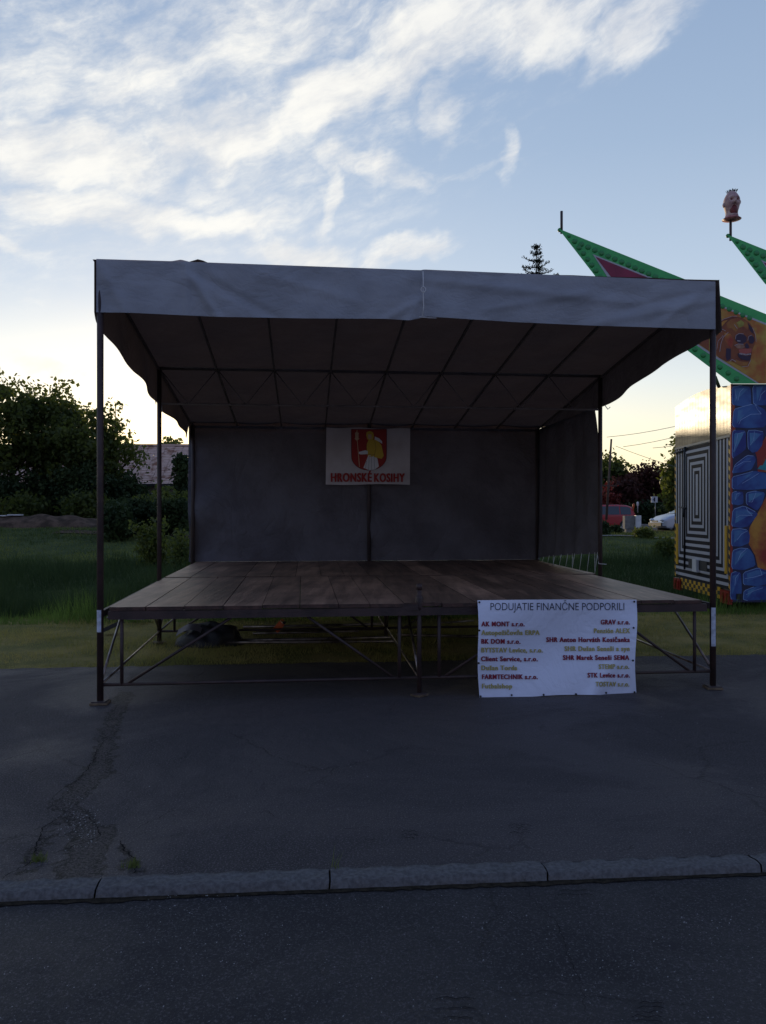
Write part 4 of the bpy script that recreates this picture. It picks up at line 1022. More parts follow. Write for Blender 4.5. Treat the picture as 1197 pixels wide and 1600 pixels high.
# green spike boards
def prism(mb, pts, lift0, lift1, mi=0):
    k = len(pts); P = [fw(x, y, lift1) for x, y in pts] + [fw(x, y, lift0) for x, y in pts]
    mb.add(P, [tuple(range(k)), tuple(range(2 * k - 1, k - 1, -1))] + [(i, i + k, (i + 1) % k + k, (i + 1) % k) for i in range(k)], mi)
def spike(dx, dy, k=1.0, poster=True):
    f = lambda x, y: (875 + dx + (x - 875) * k, 358 + dy + (y - 358) * k)
    sp = MB(); prism(sp, [f(873, 358), f(876, 358.5), f(1072, 437), f(1118, 459), f(1230, 504), f(1330, 548), f(1330, 599.5), f(1143, 599.5), f(1072, 546), f(932, 434)], .02, .10)
    s_ = rpart('spike_board', sp, 'green_paint')
    t = MB(); tri = [f(930, 399), f(1120, 470), f(1085, 520), f(955, 440)]
    # crimson window with its pale frame
    fr = [f(926, 397.5), f(1016, 434), f(1060, 455), f(1010, 500), f(953, 436)]
    lay = lambda pts, lift: [fw(x, y, lift) for x, y in pts]
    mb1 = MB(); P = lay([f(926, 397), f(1100, 466), f(1050, 520), f(952, 437)], .103); mb1.add(P, [(0, 1, 2, 3)]); mb1.build('frame_trim', M['trim'], s_)
    mb2 = MB(); P = lay([f(930.5, 401), f(1090, 465), f(1045, 512), f(955, 433)], .106); mb2.add(P, [(0, 1, 2, 3)]); mb2.build('crimson_panel', M['magenta'], s_)
    bl = MB()
    def dome(px, py, r=.055):
        c0 = fw(px, py, .10); MB().ellipsoid(c0, (r, .02, r), 12, 6).build('bulb', M['green_dark'], s_)
    for i in range(27):
        dome(*f(898 + i * 10.5, 377 + i * 4.62), r=.047)
    for i in range(8): dome(*f(905 + i * 6.6, 387 + i * 9.0), r=.045)
    for i in range(6): dome(*f(1086 + i * 13, 546 + i * 9.2), r=.045)
    dome(*f(889, 369), r=.03)
    # poster panel with its trim
    tr = MB(); tr.add(lay([f(1050, 468), f(1090, 460), f(1122, 475), f(1330, 558), f(1330, 599), f(1183, 599), f(1112, 556), f(1060, 520)], .103), [tuple(range(8))]); tr.build('frame_trim', M['trim'], s_)
    po = MB(); po.add(lay([f(1053, 471), f(1091, 463), f(1121, 477.5), f(1330, 561), f(1330, 599), f(1187, 599), f(1114, 553), f(1062, 518)], .107), [tuple(range(8))]); po.build('fire_panel', M['fire'], s_)
    if poster:
        sk = MB(); c6 = lambda x, y: (1090 + x / 10, 480 + y / 10); LL = lambda p, l, m: layer(sk, p, l, m, fw, c6)
        LL([(10, 560), (60, 450), (110, 415), (180, 430), (180, 680), (90, 620)], .110, 0)
        cr_ = [(250, 700), (240, 480), (300, 290), (400, 190), (540, 145), (700, 165), (820, 250), (890, 370), (905, 500), (890, 590), (855, 660), (845, 740), (825, 830), (780, 915), (690, 925), (600, 880), (520, 840), (450, 850), (340, 790)]
        LL(cr_, .110, 0)
        LL([(450, 250), (520, 190), (620, 165), (700, 180), (770, 230), (800, 300), (780, 350), (720, 300), (640, 330), (600, 400), (540, 330), (470, 330)], .112, 1)
        LL([(610, 240), (680, 200), (730, 240), (720, 290), (650, 320)], .1135, 6)
        LL([(790, 250), (850, 320), (880, 420), (830, 380), (800, 320)], .1135, 2)
        LL([(300, 290), (400, 215), (470, 200), (380, 300), (340, 420), (290, 400)], .1135, 5)
        LL([(420, 400), (520, 420), (560, 520), (540, 640), (480, 600), (430, 520)], .112, 5)
        LL([(600, 440), (650, 415), (720, 425), (768, 470), (760, 540), (700, 575), (640, 560), (595, 520), (590, 470)], .116, 2)
        LL([(795, 470), (840, 440), (882, 470), (890, 530), (860, 570), (810, 560)], .116, 2)
        LL([(745, 575), (775, 560), (800, 600), (808, 640), (770, 645), (745, 630)], .116, 2)
        LL([(575, 600), (640, 575), (720, 585), (740, 625), (690, 650), (620, 640)], .114, 7)
        LL([(640, 660), (720, 650), (850, 645), (840, 705), (735, 735), (650, 705)], .116, 4)
        LL([(625, 715), (700, 750), (780, 762), (838, 745), (820, 830), (770, 835), (690, 815), (640, 775)], .117, 2)
        for tk in range(8): x0_ = 655 + tk * 23; y0_ = 712 + tk * 4 - (tk > 4) * (tk - 4) * 7; LL([(x0_, y0_), (x0_ + 18, y0_ + 3), (x0_ + 16, y0_ + 27), (x0_ + 3, y0_ + 25)], .119, 3)
        LL([(560, 860), (600, 815), (680, 850), (760, 860), (800, 850), (775, 912), (690, 920), (610, 885)], .113, 1)
        LL([(450, 640), (520, 650), (520, 800), (460, 840), (440, 760)], .113, 2)
        for p_, w_ in (([(592, 500), (600, 440), (650, 410), (720, 418)], .7), ([(785, 520), (800, 455), (850, 435)], .6), ([(575, 600), (640, 572), (720, 580)], .7),
                       ([(300, 280), (400, 190), (540, 142), (620, 140)], .6), ([(860, 320), (905, 430), (915, 540)], .6), ([(835, 820), (785, 922), (690, 932)], .6),
                       ([(290, 330), (380, 385), (290, 350)], .7), ([(480, 390), (400, 470), (365, 570), (345, 700)], .8), ([(400, 440), (320, 530), (300, 660)], .6), ([(575, 270), (620, 335)], .7), ([(500, 850), (540, 815), (600, 850)], .8), ([(620, 525), (670, 528)], 1.4), ([(300, 300), (440, 370)], .7)):
            stroke(sk, p_, w_, .121, 3, fw, c6)
        sk.build('skull_painting', ['skull1', 'skull2', 'skull_dark', 'skull_line', 'skull_red', 'fire_red', 'skull_lime', 'skull_bone'], s_)
    c0, c1 = f(877.5, 330), f(877.5, 365)
    if poster: rod = MB().tube([fw(*c1, .06), fw(*c0, .06)], .022, 8)
    else: rod = MB().tube([fw(*f(878.6, 367), .06), fw(*f(878.6, 336), .06)], .022, 8)
    rod.build('rod', M['steel_dark'], s_)
    MB().ellipsoid(fw(*f(874.5, 359.5), .05), (.035, .035, .035), 10, 6).build('tip_knob', M['green_dark'], s_)
    return s_
spike(0, 0)
spike(263, 9, 1.0, poster=False)
# severed-head prop on the second spike
hb = fw(1142.5, 345, .06)
head = empty('prop_head', hb, 'bloody rubber head prop with open mouth impaled on the spike rod', 'prop head')
sc_ = lambda x, y: (x - 380) / 11.43 / F * 13.2, 
def hp(zx, zy): 
    """pixel of the head zoom -> metres from head base"""
    p_ = fw(1110 + zx / 11.43, 285 + zy / 11.43, .06); return p_
def headfn(v):
    z = v.z; x, y = v.x, v.y
    wdt = np.interp(z, [-1, -.95, -.8, -.62, -.45, -.2, .1, .4, .7, 1], [.6, 1.25, 1.30, .92, .82, .88, 1.0, 1.03, .98, .9])
    s = Vector((x * wdt, y * wdt, z))
    if y < 0:                                                       # face side
        fx = abs(x)
        s.y += .28 * math.exp(-((fx - .36) / .16) ** 2 - ((z - .27) / .10) ** 2)     # eye sockets
        s.y -= .28 * math.exp(-(fx / .12) ** 2 - ((z - .12) / .16) ** 2)             # nose
        s.y += .38 * math.exp(-(fx / .28) ** 2 - ((z + .22) / .20) ** 2)             # open mouth
        s.y -= .12 * math.exp(-((z - .42) / .07) ** 2) * (1 if fx < .6 else .3)      # brow
        s.y -= .12 * math.exp(-(fx / .35) ** 2 - ((z + .52) / .10) ** 2)             # chin
    return s
c0 = (hp(380, 150) + hp(380, 680)) / 2; hh = (hp(380, 150) - hp(380, 680)).z / 2
MB().ellipsoid(c0, (.128, .15, hh), 40, 40, fn=headfn).build('face', M['flesh'], head)
gm_ = MB()
def gf(v): s = headfn(v); return s
for (cx_, cz_, rx, rz) in ((-.045, .28, .03, .022), (.045, .30, .03, .022), (0, -.18, .042, .065)):
    gm_.ellipsoid((c0.x + cx_, c0.y - .098 if cz_ > 0 else c0.y - .085, c0.z + cz_ * hh), (rx, .018, rz), 14, 8)
gm_.ellipsoid((c0.x, c0.y - .075, c0.z - .42 * hh), (.07, .05, .10), 16, 10)
gm_.build('gore', M['gore'], head)
nk = MB().tube([(c0.x, c0.y, c0.z - hh * .66), (c0.x, c0.y, c0.z - hh * .82), (c0.x, c0.y, c0.z - hh * .93), (c0.x, c0.y, c0.z - hh * 1.0)], 0, 24, radii=[.09, .115, .15, .05])
nk.build('collar', M['collar_red'], head)
nz_ = MB().ellipsoid((c0.x, c0.y - .15, c0.z + .10 * hh), (.018, .03, .03), 10, 8); nz_.build('nose', M['flesh'], head)
for sg in (-1, 1):
    MB().ellipsoid((c0.x + sg * .128, c0.y, c0.z + (.02 if sg < 0 else .24) * hh), (.022, .03, .040), 10, 8).build('ear', M['flesh'], head)
hr = MB()
for i in range(60):
    a = random.random() * 6.28; rr = .07 * math.sqrt(random.random()); b0 = Vector((c0.x + rr * math.cos(a), c0.y + rr * math.sin(a), c0.z + hh * .86)); hr.tube([b0, b0 + Vector((random.uniform(-.02, .03), random.uniform(-.02, .02), .045))], .004, 4)
hr.build('hair', M['bark'], head)
rpart('stay', MB().tube([on_wall(1117, 588, CA, CE, -.4), on_wall(1124, 606, CA, CE, -.4)], .03, 8), 'steel_dark')

# ================================================================== VEGETATION
def leaves(centres, spread, per, size, seed, flat=.8, elong=1.6):
    r = np.random.RandomState(seed); C_ = np.repeat(np.array(centres), per, 0); n = len(C_)
    sp = np.repeat(np.array(spread), per, 0)[:, None] if np.ndim(spread) else spread
    P = C_ + r.randn(n, 3) * sp * np.array([1, 1, flat])
    u = r.randn(n, 3); u /= np.linalg.norm(u, axis=1)[:, None]; v = np.cross(u, r.randn(n, 3)); v /= np.linalg.norm(v, axis=1)[:, None]
    s = size * (.6 + .8 * r.rand(n))[:, None]
    V = np.empty((n, 4, 3)); V[:, 0] = P - u * s * elong * .5; V[:, 1] = P + v * s * .5; V[:, 2] = P + u * s * elong * .5; V[:, 3] = P - v * s * .5
    return V.reshape(-1, 3)
def crown_pts(c, r, n, seed, hollow=.45, low=-.9):
    g = np.random.RandomState(seed); out = []
    while len(out) < n:
        v = g.randn(3); v /= np.linalg.norm(v); k = hollow + (1 - hollow) * g.rand() ** .5 * (1 + .18 * g.randn())
        bump_ = 1 + .16 * math.sin(v[0] * 5 + seed) * math.cos(v[2] * 6 + seed) + .10 * math.sin(v[1] * 9 + v[0] * 7)
        if v[2] < low: continue
        out.append((c[0] + v[0] * r[0] * k * bump_, c[1] + v[1] * r[1] * k * bump_, c[2] + v[2] * r[2] * k * bump_))
    return out
def tree(name, px, Y, ytop, wpx, label, cat='tree', m='leaf', seed=1, zb=None, n=150, per=55, size=.14, spread=.32, group=None, crown_low=None, trunk_r=.16):
    x = (px - CX) / F * Y; z0 = float(hz(x, Y)) if zb is None else zb; zt = CH + (CY - ytop) / F * Y; rw = wpx / F * Y / 2
    H = zt - z0; lowz = z0 + (H * .28 if crown_low is None else crown_low); cz = (zt + lowz) / 2; rz = (zt - lowz) / 2
    t = empty(name, (x, Y, z0), label, cat, group); g = random.Random(seed)
    cp = crown_pts((x, Y, cz), (rw, rw * .9, rz), n, seed)
    fast_mesh('crown', leaves(cp, spread, per, size, seed), 4, m, t)
    tb = MB(); fork = z0 + H * .30
    tb.tube([(x, Y, z0 - .2), (x + .05, Y, z0 + H * .15), (x, Y, fork), (x + .1, Y, z0 + H * .55), (x, Y, zt - rz * .4)], 0, 8, radii=[trunk_r * 1.2, trunk_r, trunk_r * .8, trunk_r * .5, trunk_r * .15])
    for i in range(14):
        e = Vector(g.choice(cp)); b = Vector((x, Y, fork + g.random() * H * .2)); mid = b.lerp(e, .5) + Vector((0, 0, -.1 * H * g.random() * .5))
        tb.tube([b, mid, e], 0, 6, radii=[trunk_r * .4, trunk_r * .25, .02])
    tb.build('trunk', M['bark'], t)
    return t
TG = 'trees beyond the lawn on the left'
tree('walnut_tree', 18, 39, 600, 120, 'tall walnut tree at the left edge of the photo', seed=11, n=150, per=50, group=TG, size=.15, spread=.27)
tree('walnut_tree', 84, 40, 608, 110, 'round walnut tree right of the one at the left edge', seed=12, n=120, per=50, group=TG, size=.15, spread=.27)
tree('walnut_tree', 124, 39, 632, 110, 'walnut tree directly behind the front left stage post', seed=13, n=85, per=48, group=TG, size=.15, spread=.27)
tree('walnut_tree', 178, 40, 645, 80, 'small thin walnut tree nearest the house roof', seed=14, n=48, per=44, group=TG, size=.14, spread=.26, crown_low=1.2)
tree('tree', 272, 60, 688, 46, 'distant tree top showing above the house roof', seed=15, n=50, per=30, size=.22, spread=.35, m='leaf')
def shrub(name, px, Y, ytop, wpx, label, m='leaf_dark', seed=1, n=60, per=40, size=.10, spread=.16, group=None, cone=False, deep=None):
    x = (px - CX) / F * Y; z0 = float(hz(x, Y)); zt = CH + (CY - ytop) / F * Y; rw = wpx / F * Y / 2; H = max(zt - z0, .3)
    t = empty(name, (x, Y, z0), label, 'shrub' if name != 'hedge' else 'hedge', group); g = np.random.RandomState(seed); cp = []
    for i in range(n):
        if cone: k = g.rand(); r_ = rw * (1 - k) * g.rand() ** .5; a = g.rand() * 6.28; cp.append((x + r_ * math.cos(a), Y + r_ * math.sin(a), z0 + k * H))
        elif name == 'hedge': cp.append((x + (g.rand() * 2 - 1) * rw, Y + (g.rand() - .5) * (deep or .9), z0 + H * g.rand() ** .7 * (.93 + .07 * math.sin(i))))
        else:
            v = g.randn(3); v /= np.linalg.norm(v); k = (.35 + .65 * g.rand()) * (1 + .35 * math.sin(v[0] * 4.3 + seed) * math.sin(v[2] * 5.1 + seed * 2) + .15 * g.randn()); cp.append((x + v[0] * rw * k, Y + v[1] * rw * k, z0 + H * .5 + v[2] * H * .5 * k))
    fast_mesh('foliage', leaves(cp, spread, per, size, seed), 4, m, t)
    st = MB()
    for i in range(5): a = g.rand() * 6.28; st.tube([(x, Y, z0 - .05), (x + .25 * rw * math.cos(a), Y + .25 * rw * math.sin(a), z0 + H * .5)], 0, 5, radii=[.03, .012])
    st.build('stem', M['bark'], t); return t
SG = 'shrubs under the walnut trees'
for i, (px, Y, yt, wp, lab) in enumerate(((10, 38, 735, 100, 'dark shrub under the walnut tree at the left edge'), (75, 39, 738, 90, 'dark wide shrub between the walnut trunks'), (140, 38, 730, 90, 'dark tall shrub behind the front left post'),
                                    (35, 36.5, 778, 50, 'lighter low shrub above the brown earth bank, leftmost'), (135, 36.5, 772, 56, 'lighter low shrub just left of the hedge'), (200, 38.5, 745, 50, 'dark shrub in front of the left end of the roof'))):
    shrub('shrub', px, Y, yt, wp, lab, 'leaf_dark' if i in (0, 1, 2, 5) else 'leaf', seed=30 + i, n=130, per=42, size=.12, spread=.22, group=SG)
shrub('hedge', 235, 30, 783, 120, 'low dark clipped hedge in front of the house', seed=41, n=240, per=60, size=.09, spread=.10)
shrub('shrub', 180, 28.5, 788, 34, 'dark round bush at the left end of the hedge', seed=42, n=70, per=60, spread=.14)
shrub('conifer_shrub', 284, 36, 716, 30, 'dark pointed evergreen beside the house wall, left of the curtain', seed=43, n=110, per=40, cone=True, spread=.16)
shrub('shrub', 255, 33, 762, 90, 'pale green bush between the house wall and the hedge', 'leaf', seed=44, n=90, per=40, spread=.18)
shrub('shrub', 240, 22, 817, 56, 'loose light green bush beyond the ditch, behind the left middle post', 'leaf', seed=45, n=60, per=34, size=.07, spread=.12)
shrub('shrub', 285, 21, 835, 34, 'small low bush at the foot of the left rear post', 'leaf', seed=46, n=30, per=30, size=.07, spread=.12)
# spruce top above the canopy
def spruce(px, Y, ytop, label):
    x = (px - CX) / F * Y; z0 = float(hz(x, Y)); zt = CH + (CY - ytop) / F * Y; H = zt - z0
    t = empty('spruce_tree', (x, Y, z0), label, 'spruce'); g = np.random.RandomState(5); tb = MB(); tb.tube([(x, Y, z0), (x, Y, zt)], 0, 8, radii=[.22, .012]); cps = []; spd = []
    h = .1
    while h < H - 2:
        k = h / 14; L = min(.14 + h * .62, 2.3)
        nb = 6
        for j in range(nb):
            a = j * 6.28 / nb + h * 3 + g.rand(); Lj = L * (.5 + .6 * g.rand()); up_ = .12 * Lj if h > 1 else .5 * Lj
            e = (x + Lj * math.cos(a), Y + Lj * math.sin(a), zt - h + up_ * .3); b = (x, Y, zt - h - .04)
            m_ = (x + Lj * .5 * math.cos(a), Y + Lj * .5 * math.sin(a), zt - h - .10 * Lj)
            tb.tube([b, m_, e], 0, 4, radii=[.03, .02, .006], cap=False)
            for q_ in np.linspace(.12, 1, max(3, int(Lj / .11))):
                w_ = (1 - q_); p0 = [b[i] * w_ * w_ + 2 * m_[i] * w_ * q_ + e[i] * q_ * q_ for i in range(3)]
                cps.append(p0); spd.append(.035 + .03 * (1 - q_))
        h += .30 + .012 * h
    fast_mesh('crown', leaves(cps, spd, 10, .04, 9, 1, 2.6), 4, 'needle', t); tb.build('trunk', M['bark'], t)
spruce(838, 38, 383, 'tall spruce whose top shows above the canopy')
# right-hand background
RG = 'trees behind the parked cars'
tree('birch_tree', 955, 62, 716, 36, 'light green tree behind the leaning wooden pole', seed=21, n=90, per=40, size=.22, spread=.40, group=RG)
tree('plum_tree', 1008, 60, 730, 66, 'wide purple-leaved plum tree in the middle behind the sign', m='leaf_red', seed=22, n=150, per=46, size=.17, spread=.30, crown_low=.3, group=RG)
tree('plum_tree', 972, 58, 752, 44, 'lower purple-leaved plum tree behind the red car', m='leaf_red', seed=23, n=120, per=46, size=.20, spread=.36, crown_low=.2, group=RG)
tree('willow_tree', 1068, 50, 700, 40, 'tall drooping willow beside the fairground trailer', seed=24, n=160, per=44, size=.18, spread=.34, crown_low=.3, group=RG)
tree('tree', 1120, 70, 690, 90, 'tree hidden mostly behind the fairground trailer', seed=25, n=120, per=40, size=.24, spread=.45, group=RG)
shrub('crimson_bush', 955, 56, 757, 22, 'red-leaved bush above the roof of the red car', 'leaf_crimson', seed=51, n=40, per=40, size=.12, spread=.2)
shrub('hedge', 1010, 57, 790, 150, 'long dark green hedge behind the road sign', seed=52, n=260, per=46, size=.16, spread=.2, deep=2)
shrub('shrub', 961, 36, 822, 12, 'dark round garden bush in front of the red car', seed=53, n=40, per=50, size=.06, spread=.09)
shrub('shrub', 1006, 33, 829, 22, 'green flowering bush right of the meter cabinet', 'leaf', seed=54, n=50, per=40, size=.07, spread=.12)
shrub('shrub', 1042, 25, 846, 26, 'leafy weed bush with pale flowers beside the striped wall', 'leaf', seed=55, n=60, per=34, size=.07, spread=.13)
shrub('shrub', 943, 34, 818, 8, 'dark narrow bush beside the right middle post', seed=56, n=36, per=50, size=.07, spread=.1)
# tree belts far away closing the horizon
def belt(x0, x1, Y, hgt, seed, label):
    g = np.random.RandomState(seed); cp = []
    for i in range(420):
        x = x0 + (x1 - x0) * g.rand(); H = hgt * (.7 + .3 * math.sin(x * .21 + seed) * math.sin(x * .07)); cp.append((x, Y + g.randn() * 3, 1 + H * g.rand()))
    tag(fast_mesh('distant_woods', leaves(cp, 1.0, 36, .7, seed), 4, 'leaf_dark'), label, 'woods', kind='stuff')
belt(-120, -14, 85, 6.0, 61, 'dark belt of woods on the horizon at the left'); belt(-14, 130, 110, 4.5, 62, 'dark belt of woods on the horizon at the right')

# ================================================================== HOUSE, BANK, SHED
hs = empty('farmhouse', (-12, 47.5, 1.0), 'low farmhouse with worn pale tile roof behind the walnut trees', 'house')
HX0, HX1, HY0, HY1 = -27.0, 3.4, 44.0, 51.0  # right end stretched unseen behind the stage to block the low sun
ze = CH + (CY - 757) / F * HY0; zr = CH + (CY - 697) / F * 47.5
MB().box(((HX0 + HX1) / 2, (HY0 + HY1) / 2, (ze + .4) / 2 + .1), (HX1 - HX0 - .6, HY1 - HY0 - .8, ze - .3)).build('wall', M['plaster'], hs)
rf = MB(); nrow = 24
for side in (0, 1):
    ya, yb = (HY0, 47.5) if side == 0 else (HY1, 47.5)
    for i in range(nrow):
        f0, f1 = i / nrow, (i + 1.12) / nrow
        y0, y1 = ya + (yb - ya) * f0, ya + (yb - ya) * min(f1, 1); z0, z1 = ze + (zr - ze) * f0 + .05, ze + (zr - ze) * min(f1, 1)
        seg = 60
        for j in range(seg):
            xa, xb = HX0 + (HX1 - HX0) * j / seg, HX0 + (HX1 - HX0) * (j + .97) / seg; o_ = random.uniform(-.012, .015)
            rf.add([(xa, y0, z0 + o_), (xb, y0, z0 + o_), (xb, y1, z1 + o_), (xa, y1, z1 + o_), (xa, y0, z0 - .05), (xb, y0, z0 - .05)], [(0, 1, 2, 3), (4, 5, 1, 0)], 0)
rf.beam((HX0, 47.5, zr + .05), (HX1, 47.5, zr + .05), .25, .12)
for xg in (HX0 + .4, HX1 - .4): rf.add([(xg, HY0 + .3, ze), (xg, HY1 - .3, ze), (xg, 47.5, zr)], [(0, 1, 2)])
rf.build('roof', M['roof_tile'], hs)
MB().box(((HX0 + HX1) / 2, HY0 + .02, ze - .02), (HX1 - HX0, .1, .12)).build('gutter', M['black_plastic'], hs)
for xw in (-21, -17, -13.2, -9, -5, -1):
    wf = MB().box((xw, HY0 + .39, 2.1), (1.1, .06, 1.2)).build('window', M['trim'], hs); MB().box((xw, HY0 + .35, 2.1), (.9, .03, 1.0)).build('pane', M['glass'], wf)
# brown earth bank
bk = MB()
def fn(u, v):
    x = -26 + 15 * u; ya = 32.6; prof = math.sin(math.pi * min(1, v)) ** .6 if 0 < v < 1 else 0
    h = (.36 + .14 * math.sin(x * 1.1) + .25 * math.exp(-((x + 13.2) / 1.6) ** 2)) * prof * min(1, (1 - u) * 9) + .05 * math.sin(x * 5 + v * 9) * prof
    y = ya + 2.4 * v; return (x, y, float(hz(x, y)) - .02 + h)
bk.grid(fn, 110, 14); tag(bk.build('earth_bank', 'mud', origin=(0, 0, 0)), kind='structure')
pb = at(24, 797, 33.4); tag(MB().box((pb.x, pb.y, pb.z - .20), (.55, .3, .05)).box((pb.x - .5, pb.y, pb.z - .23), (.35, .25, .04)).build('plank_pile', 'white_paint'), 'pale planks lying on top of the brown earth bank', 'planks')
drv = MB()
drv.grid(lambda u, v: (-12.5 + 5.5 * u, 30.2 + 1.0 * v - .3 * u, float(hz(-12.5 + 5.5 * u, 30.2 + v - .3 * u)) + .03), 12, 3)
tag(drv.build('path', 'mud', origin=(0, 0, 0)), kind='structure')
# right-hand roads and path
st_ = MB()
st_.grid(lambda u, v: (8 + 14 * u, 38.5 + 15 * v, float(hz(8 + 14 * u, 38.5 + 15 * v)) + .03), 30, 20); tag(st_.build('side_road', 'asphalt', origin=(0, 0, 0)), kind='structure')
pt = MB()
pt.grid(lambda u, v: (8.0 + 8 * u, 33.2 + .35 * v, float(hz(8.0 + 8 * u, 33.2 + .35 * v)) + .04), 20, 1); tag(pt.build('garden_path', 'conc', origin=(0, 0, 0)), kind='structure')
shd = empty('shed', at(940, 800, 66), 'small shed with pale eaves beyond the red car', 'shed'); c = at(938, 768, 66)
MB().box((c.x, c.y, 2.3), (3.2, 3, 3.4)).build('wall', M['plaster'], shd)
MB().box((c.x + .1, c.y - 1.6, 4.12), (3.6, .5, .10), Matrix.Rotation(R(-6), 3, 'Y')).build('eave', M['white_paint'], shd)
# leaning power pole and wires
pp0, pp1 = at(947.5, 812, 46), at(955.3, 686, 46)
pl = empty('power_pole', pp0, 'leaning wooden power pole right of the stage', 'power pole')
MB().tube([pp0, pp1], 0, 10, radii=[.075, .055]).build('pole', M['polewood'], pl)
ca = pp1 + (pp0 - pp1) * .58; MB().beam(ca + Vector((-.9, 0, 0)), ca + Vector((.5, 0, .0)), .06, .06).build('crossarm', M['polewood'], pl)
for i, (a, b, lab) in enumerate((((948, 683), (1160, 636), 'uppermost thin overhead wire over the parked cars'), ((974, 698), (1160, 648), 'second overhead wire, rising right from the pole'), ((962, 697), (1160, 752), 'overhead wire sloping down to the right from the pole top'), ((1020, 700), (1160, 668), 'short faint overhead wire nearest the trailer'))):
    A_, B_ = at(*a, 46), at(*b, 44 + 4 * i); mb = MB(); pts = [A_.lerp(B_, t) + Vector((0, 0, -.25 * 4 * t * (1 - t))) for t in np.linspace(0, 1, 9)]; mb.tube(pts, .014, 5)
    tag(mb.build('overhead_wire', 'wire'), lab, 'overhead wire', 'overhead wires on the right')
# road sign
sg0 = at(1024, 815, 50); sg = empty('road_sign', sg0, 'small square white road sign on a thin pole', 'road sign')
MB().tube([sg0, at(1024, 776, 50)], .03, 8).build('pole', M['galvpanel'], sg)
b_ = at(1022.5, 780.5, 49.9); MB().box(b_, (.40, .03, .38)).build('plate', M['white_paint'], sg); MB().box(b_ + Vector((0, -.02, 0)), (.09, .006, .26)).box(b_ + Vector((-.05, -.02, -.02)), (.12, .006, .05)).build('symbol', M['ink_blue'], sg)
# meter cabinets
u0 = at(985, 836, 38); ub = empty('meter_cabinet', u0, 'grey concrete meter cabinet with a white box on its right side', 'utility cabinet')
MB().box(at(985, 816, 38), (.62, .35, .62)).box(at(984, 829, 38), (.42, .25, .28)).build('cabinet', M['conc'], ub)
MB().box(at(996.5, 815, 37.8), (.24, .3, .58)).build('box', M['white_paint'], ub); MB().tube([at(994, 824, 37.8), at(994, 838, 37.8)], .02, 6).build('leg', M['yellow'], ub)
# small garden figures / flowers by the hedge
for (px, py, m_, lab) in ((996.5, 789, 'white_paint', 'small pale garden lantern in front of the hedge'), (990, 792, 'orange', 'orange flowering plant in front of the hedge')):
    g0 = at(px, py, 52); tag(MB().tube([g0 + Vector((0, 0, -.5)), g0 + Vector((0, 0, -.1)), g0, g0 + Vector((0, 0, .16)), g0 + Vector((0, 0, .22))], 0, 8, radii=[.03, .03, .08, .08, .02]).build('garden_ornament', m_), lab, 'garden ornament')

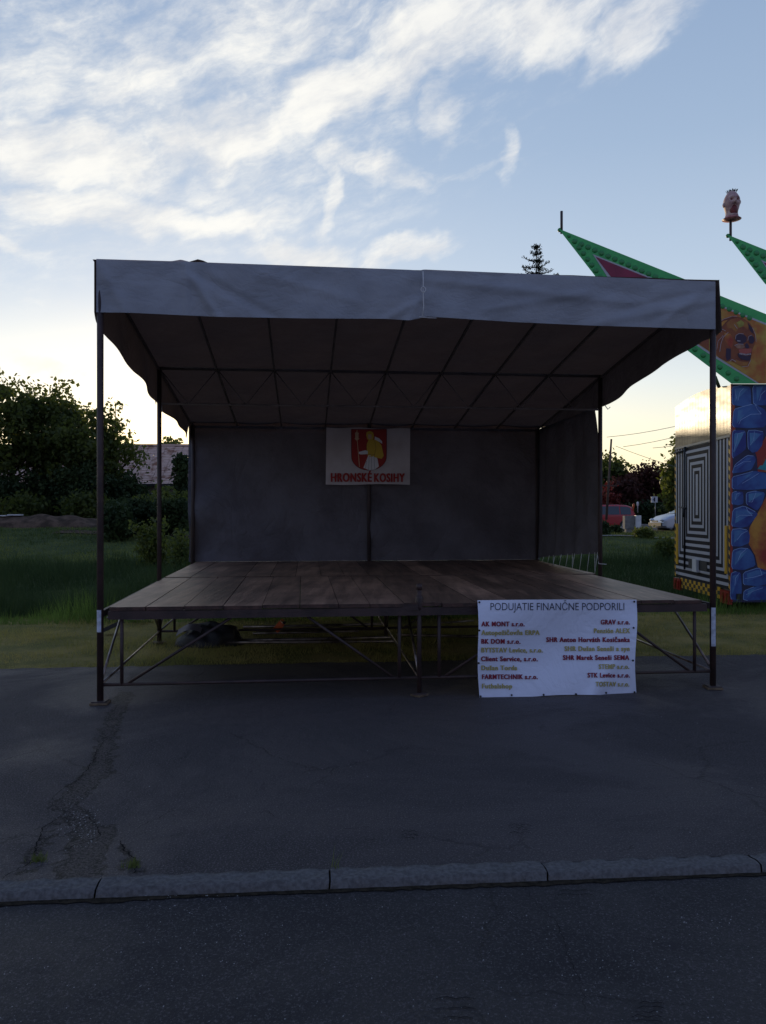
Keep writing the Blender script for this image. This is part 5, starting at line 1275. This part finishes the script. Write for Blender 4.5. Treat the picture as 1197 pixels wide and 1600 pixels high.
# ================================================================== CARS
def car(name, origin, heading, paint, label, prof):
    """prof: list of (x, z_top); x from rear 0 to front L"""
    root = empty(name, origin, label, 'car', 'cars parked beyond the ditch'); L = prof[-1][0]
    px_ = [p[0] for p in prof]; pz = [p[1] for p in prof]; belt_z = prof_belt = .92
    Rm = Matrix.Rotation(heading, 3, 'Z'); O = Vector(origin)
    def topz(x): return float(np.interp(x, px_, pz))
    def hw(x, z):
        e = min(x, L - x); b = .84 - .16 * math.exp(-(e / .22)); return b - max(0, z - belt_z) * .30 - .05 * max(0, .35 - z)
    def pt(x, y, z): return O + Rm @ Vector((x - L / 2, y, z))
    body = MB(); xs = np.linspace(0, L, 61); n = 13; rings = []
    for x in xs:
        zt = topz(x); zb = .26 + (.10 if x < .15 or x > L - .15 else 0); ring = []
        for side in (-1, 1):
            for k in range(n):
                f = k / (n - 1); z = zb + (zt - zb) * f; y = hw(x, z)
                if f > .88: y -= .10 * ((f - .88) / .12) ** 2
                ring.append((side, y, z))
        left = [(-y, z) for s_, y, z in ring[:n]]; right = [(y, z) for s_, y, z in ring[n:]]
        rings.append(left + right[::-1])
    V = [pt(x, y, z) for x, rg in zip(xs, rings) for y, z in rg]; m_ = 2 * n; Fc = []
    for i in range(len(xs) - 1):
        for j in range(m_): Fc.append((i * m_ + j, i * m_ + (j + 1) % m_, (i + 1) * m_ + (j + 1) % m_, (i + 1) * m_ + j))
    body.add(V, Fc, 0, True); body.add([pt(0, y, z) for y, z in rings[0]], [tuple(range(m_))]); body.add([pt(L, y, z) for y, z in rings[-1]], [tuple(range(m_))[::-1]])
    body.build('body', M[paint], root)
    zr_ = max(pz)
    def side_window(x0, x1):
        for sd_ in (-1, 1):
            mb = MB()
            def f_(u, v):
                x = x0 + (x1 - x0) * u; t = min(zr_, topz(x)) - .10; z = .96 + max(.02, t - .96) * v; return pt(x, sd_ * (hw(x, z) + .012), z)
            mb.grid(f_, 10, 5); mb.build('side_window', M['glass'], root)
    cab = [x for x in np.linspace(0, L, 200) if topz(x) > zr_ - .12]; c0_, c1_ = cab[0], cab[-1]; md = (c0_ + c1_) / 2
    side_window(c0_ + .02, md - .45); side_window(md - .38, md + .35); side_window(md + .42, c1_ + .35)
    for x0, x1 in ((c1_ + .1, c1_ + .75), ):
        mb = MB(); mb.grid(lambda u, v: pt(x0 + (x1 - x0) * v, (2 * u - 1) * (hw(x0 + (x1 - x0) * v, topz(x0 + (x1 - x0) * v)) - .12), topz(x0 + (x1 - x0) * v) + .012), 6, 5); mb.build('windscreen', M['glass'], root)
    mb = MB(); mb.grid(lambda u, v: pt(.0 + max(0, .02 + .25 * v) - .05, (2 * u - 1) * .58, .98 + .34 * v), 4, 4); mb.build('rear_window', M['glass'], root)
    for xw in (.78, L - .80):
        for sd_ in (-1, 1):
            wh = MB(); a = pt(xw, sd_ * .66, .31); b = pt(xw, sd_ * .86, .31); wh.tube([a, a.lerp(b, .1), a.lerp(b, .9), b], 0, 20, radii=[.27, .31, .31, .27]); wo_ = wh.build('wheel', M['tyre'], root)
            MB().tube([b, pt(xw, sd_ * .875, .31)], .19, 14).build('rim', M['rim'], wo_)
    for sd_ in (-1, 1):
        MB().ellipsoid(pt(L - .07, sd_ * .55, .66), (.12, .17, .075), 12, 8).build('headlight', M['lamp_clear'], root)
        MB().ellipsoid(pt(.04, sd_ * .66, .85), (.06, .06, .14), 10, 8).build('tail_light', M['red_lamp'], root)
        MB().ellipsoid(pt(c1_ + .45, sd_ * .92, 1.0), (.06, .10, .07), 10, 6).build('mirror', M[paint], root)
    for x_ in (-.02, L + .02): MB().beam(pt(x_, -.66, .45), pt(x_, .66, .45), .10, .16).build('bumper', M['black_plastic'], root)
    MB().beam(pt(L + .05, -.3, .60), pt(L + .05, .3, .60), .03, .07).build('grille', M['ink_black'], root)
    return root
van = [(0, .75), (.06, 1.05), (.22, 1.42), (.55, 1.54), (1.2, 1.58), (2.2, 1.56), (2.7, 1.44), (3.3, 1.05), (3.9, .92), (4.15, .72), (4.2, .5)]
hatch = [(0, .72), (.08, .98), (.5, 1.36), (1.1, 1.46), (2.0, 1.46), (2.5, 1.36), (3.15, 1.0), (3.85, .84), (4.15, .66), (4.22, .46)]
rc = at(936, 828, 50); car('parked_car', (rc.x, rc.y, rc.z), R(180 + 4), 'car_red', 'red hatchback parked behind the meter cabinet', van)
sc2 = at(1072 + 15, 833, 40); car('parked_car', (sc2.x, sc2.y, sc2.z), R(180 + 8), 'car_silver', 'silver car whose front shows beside the striped trailer wall', hatch)
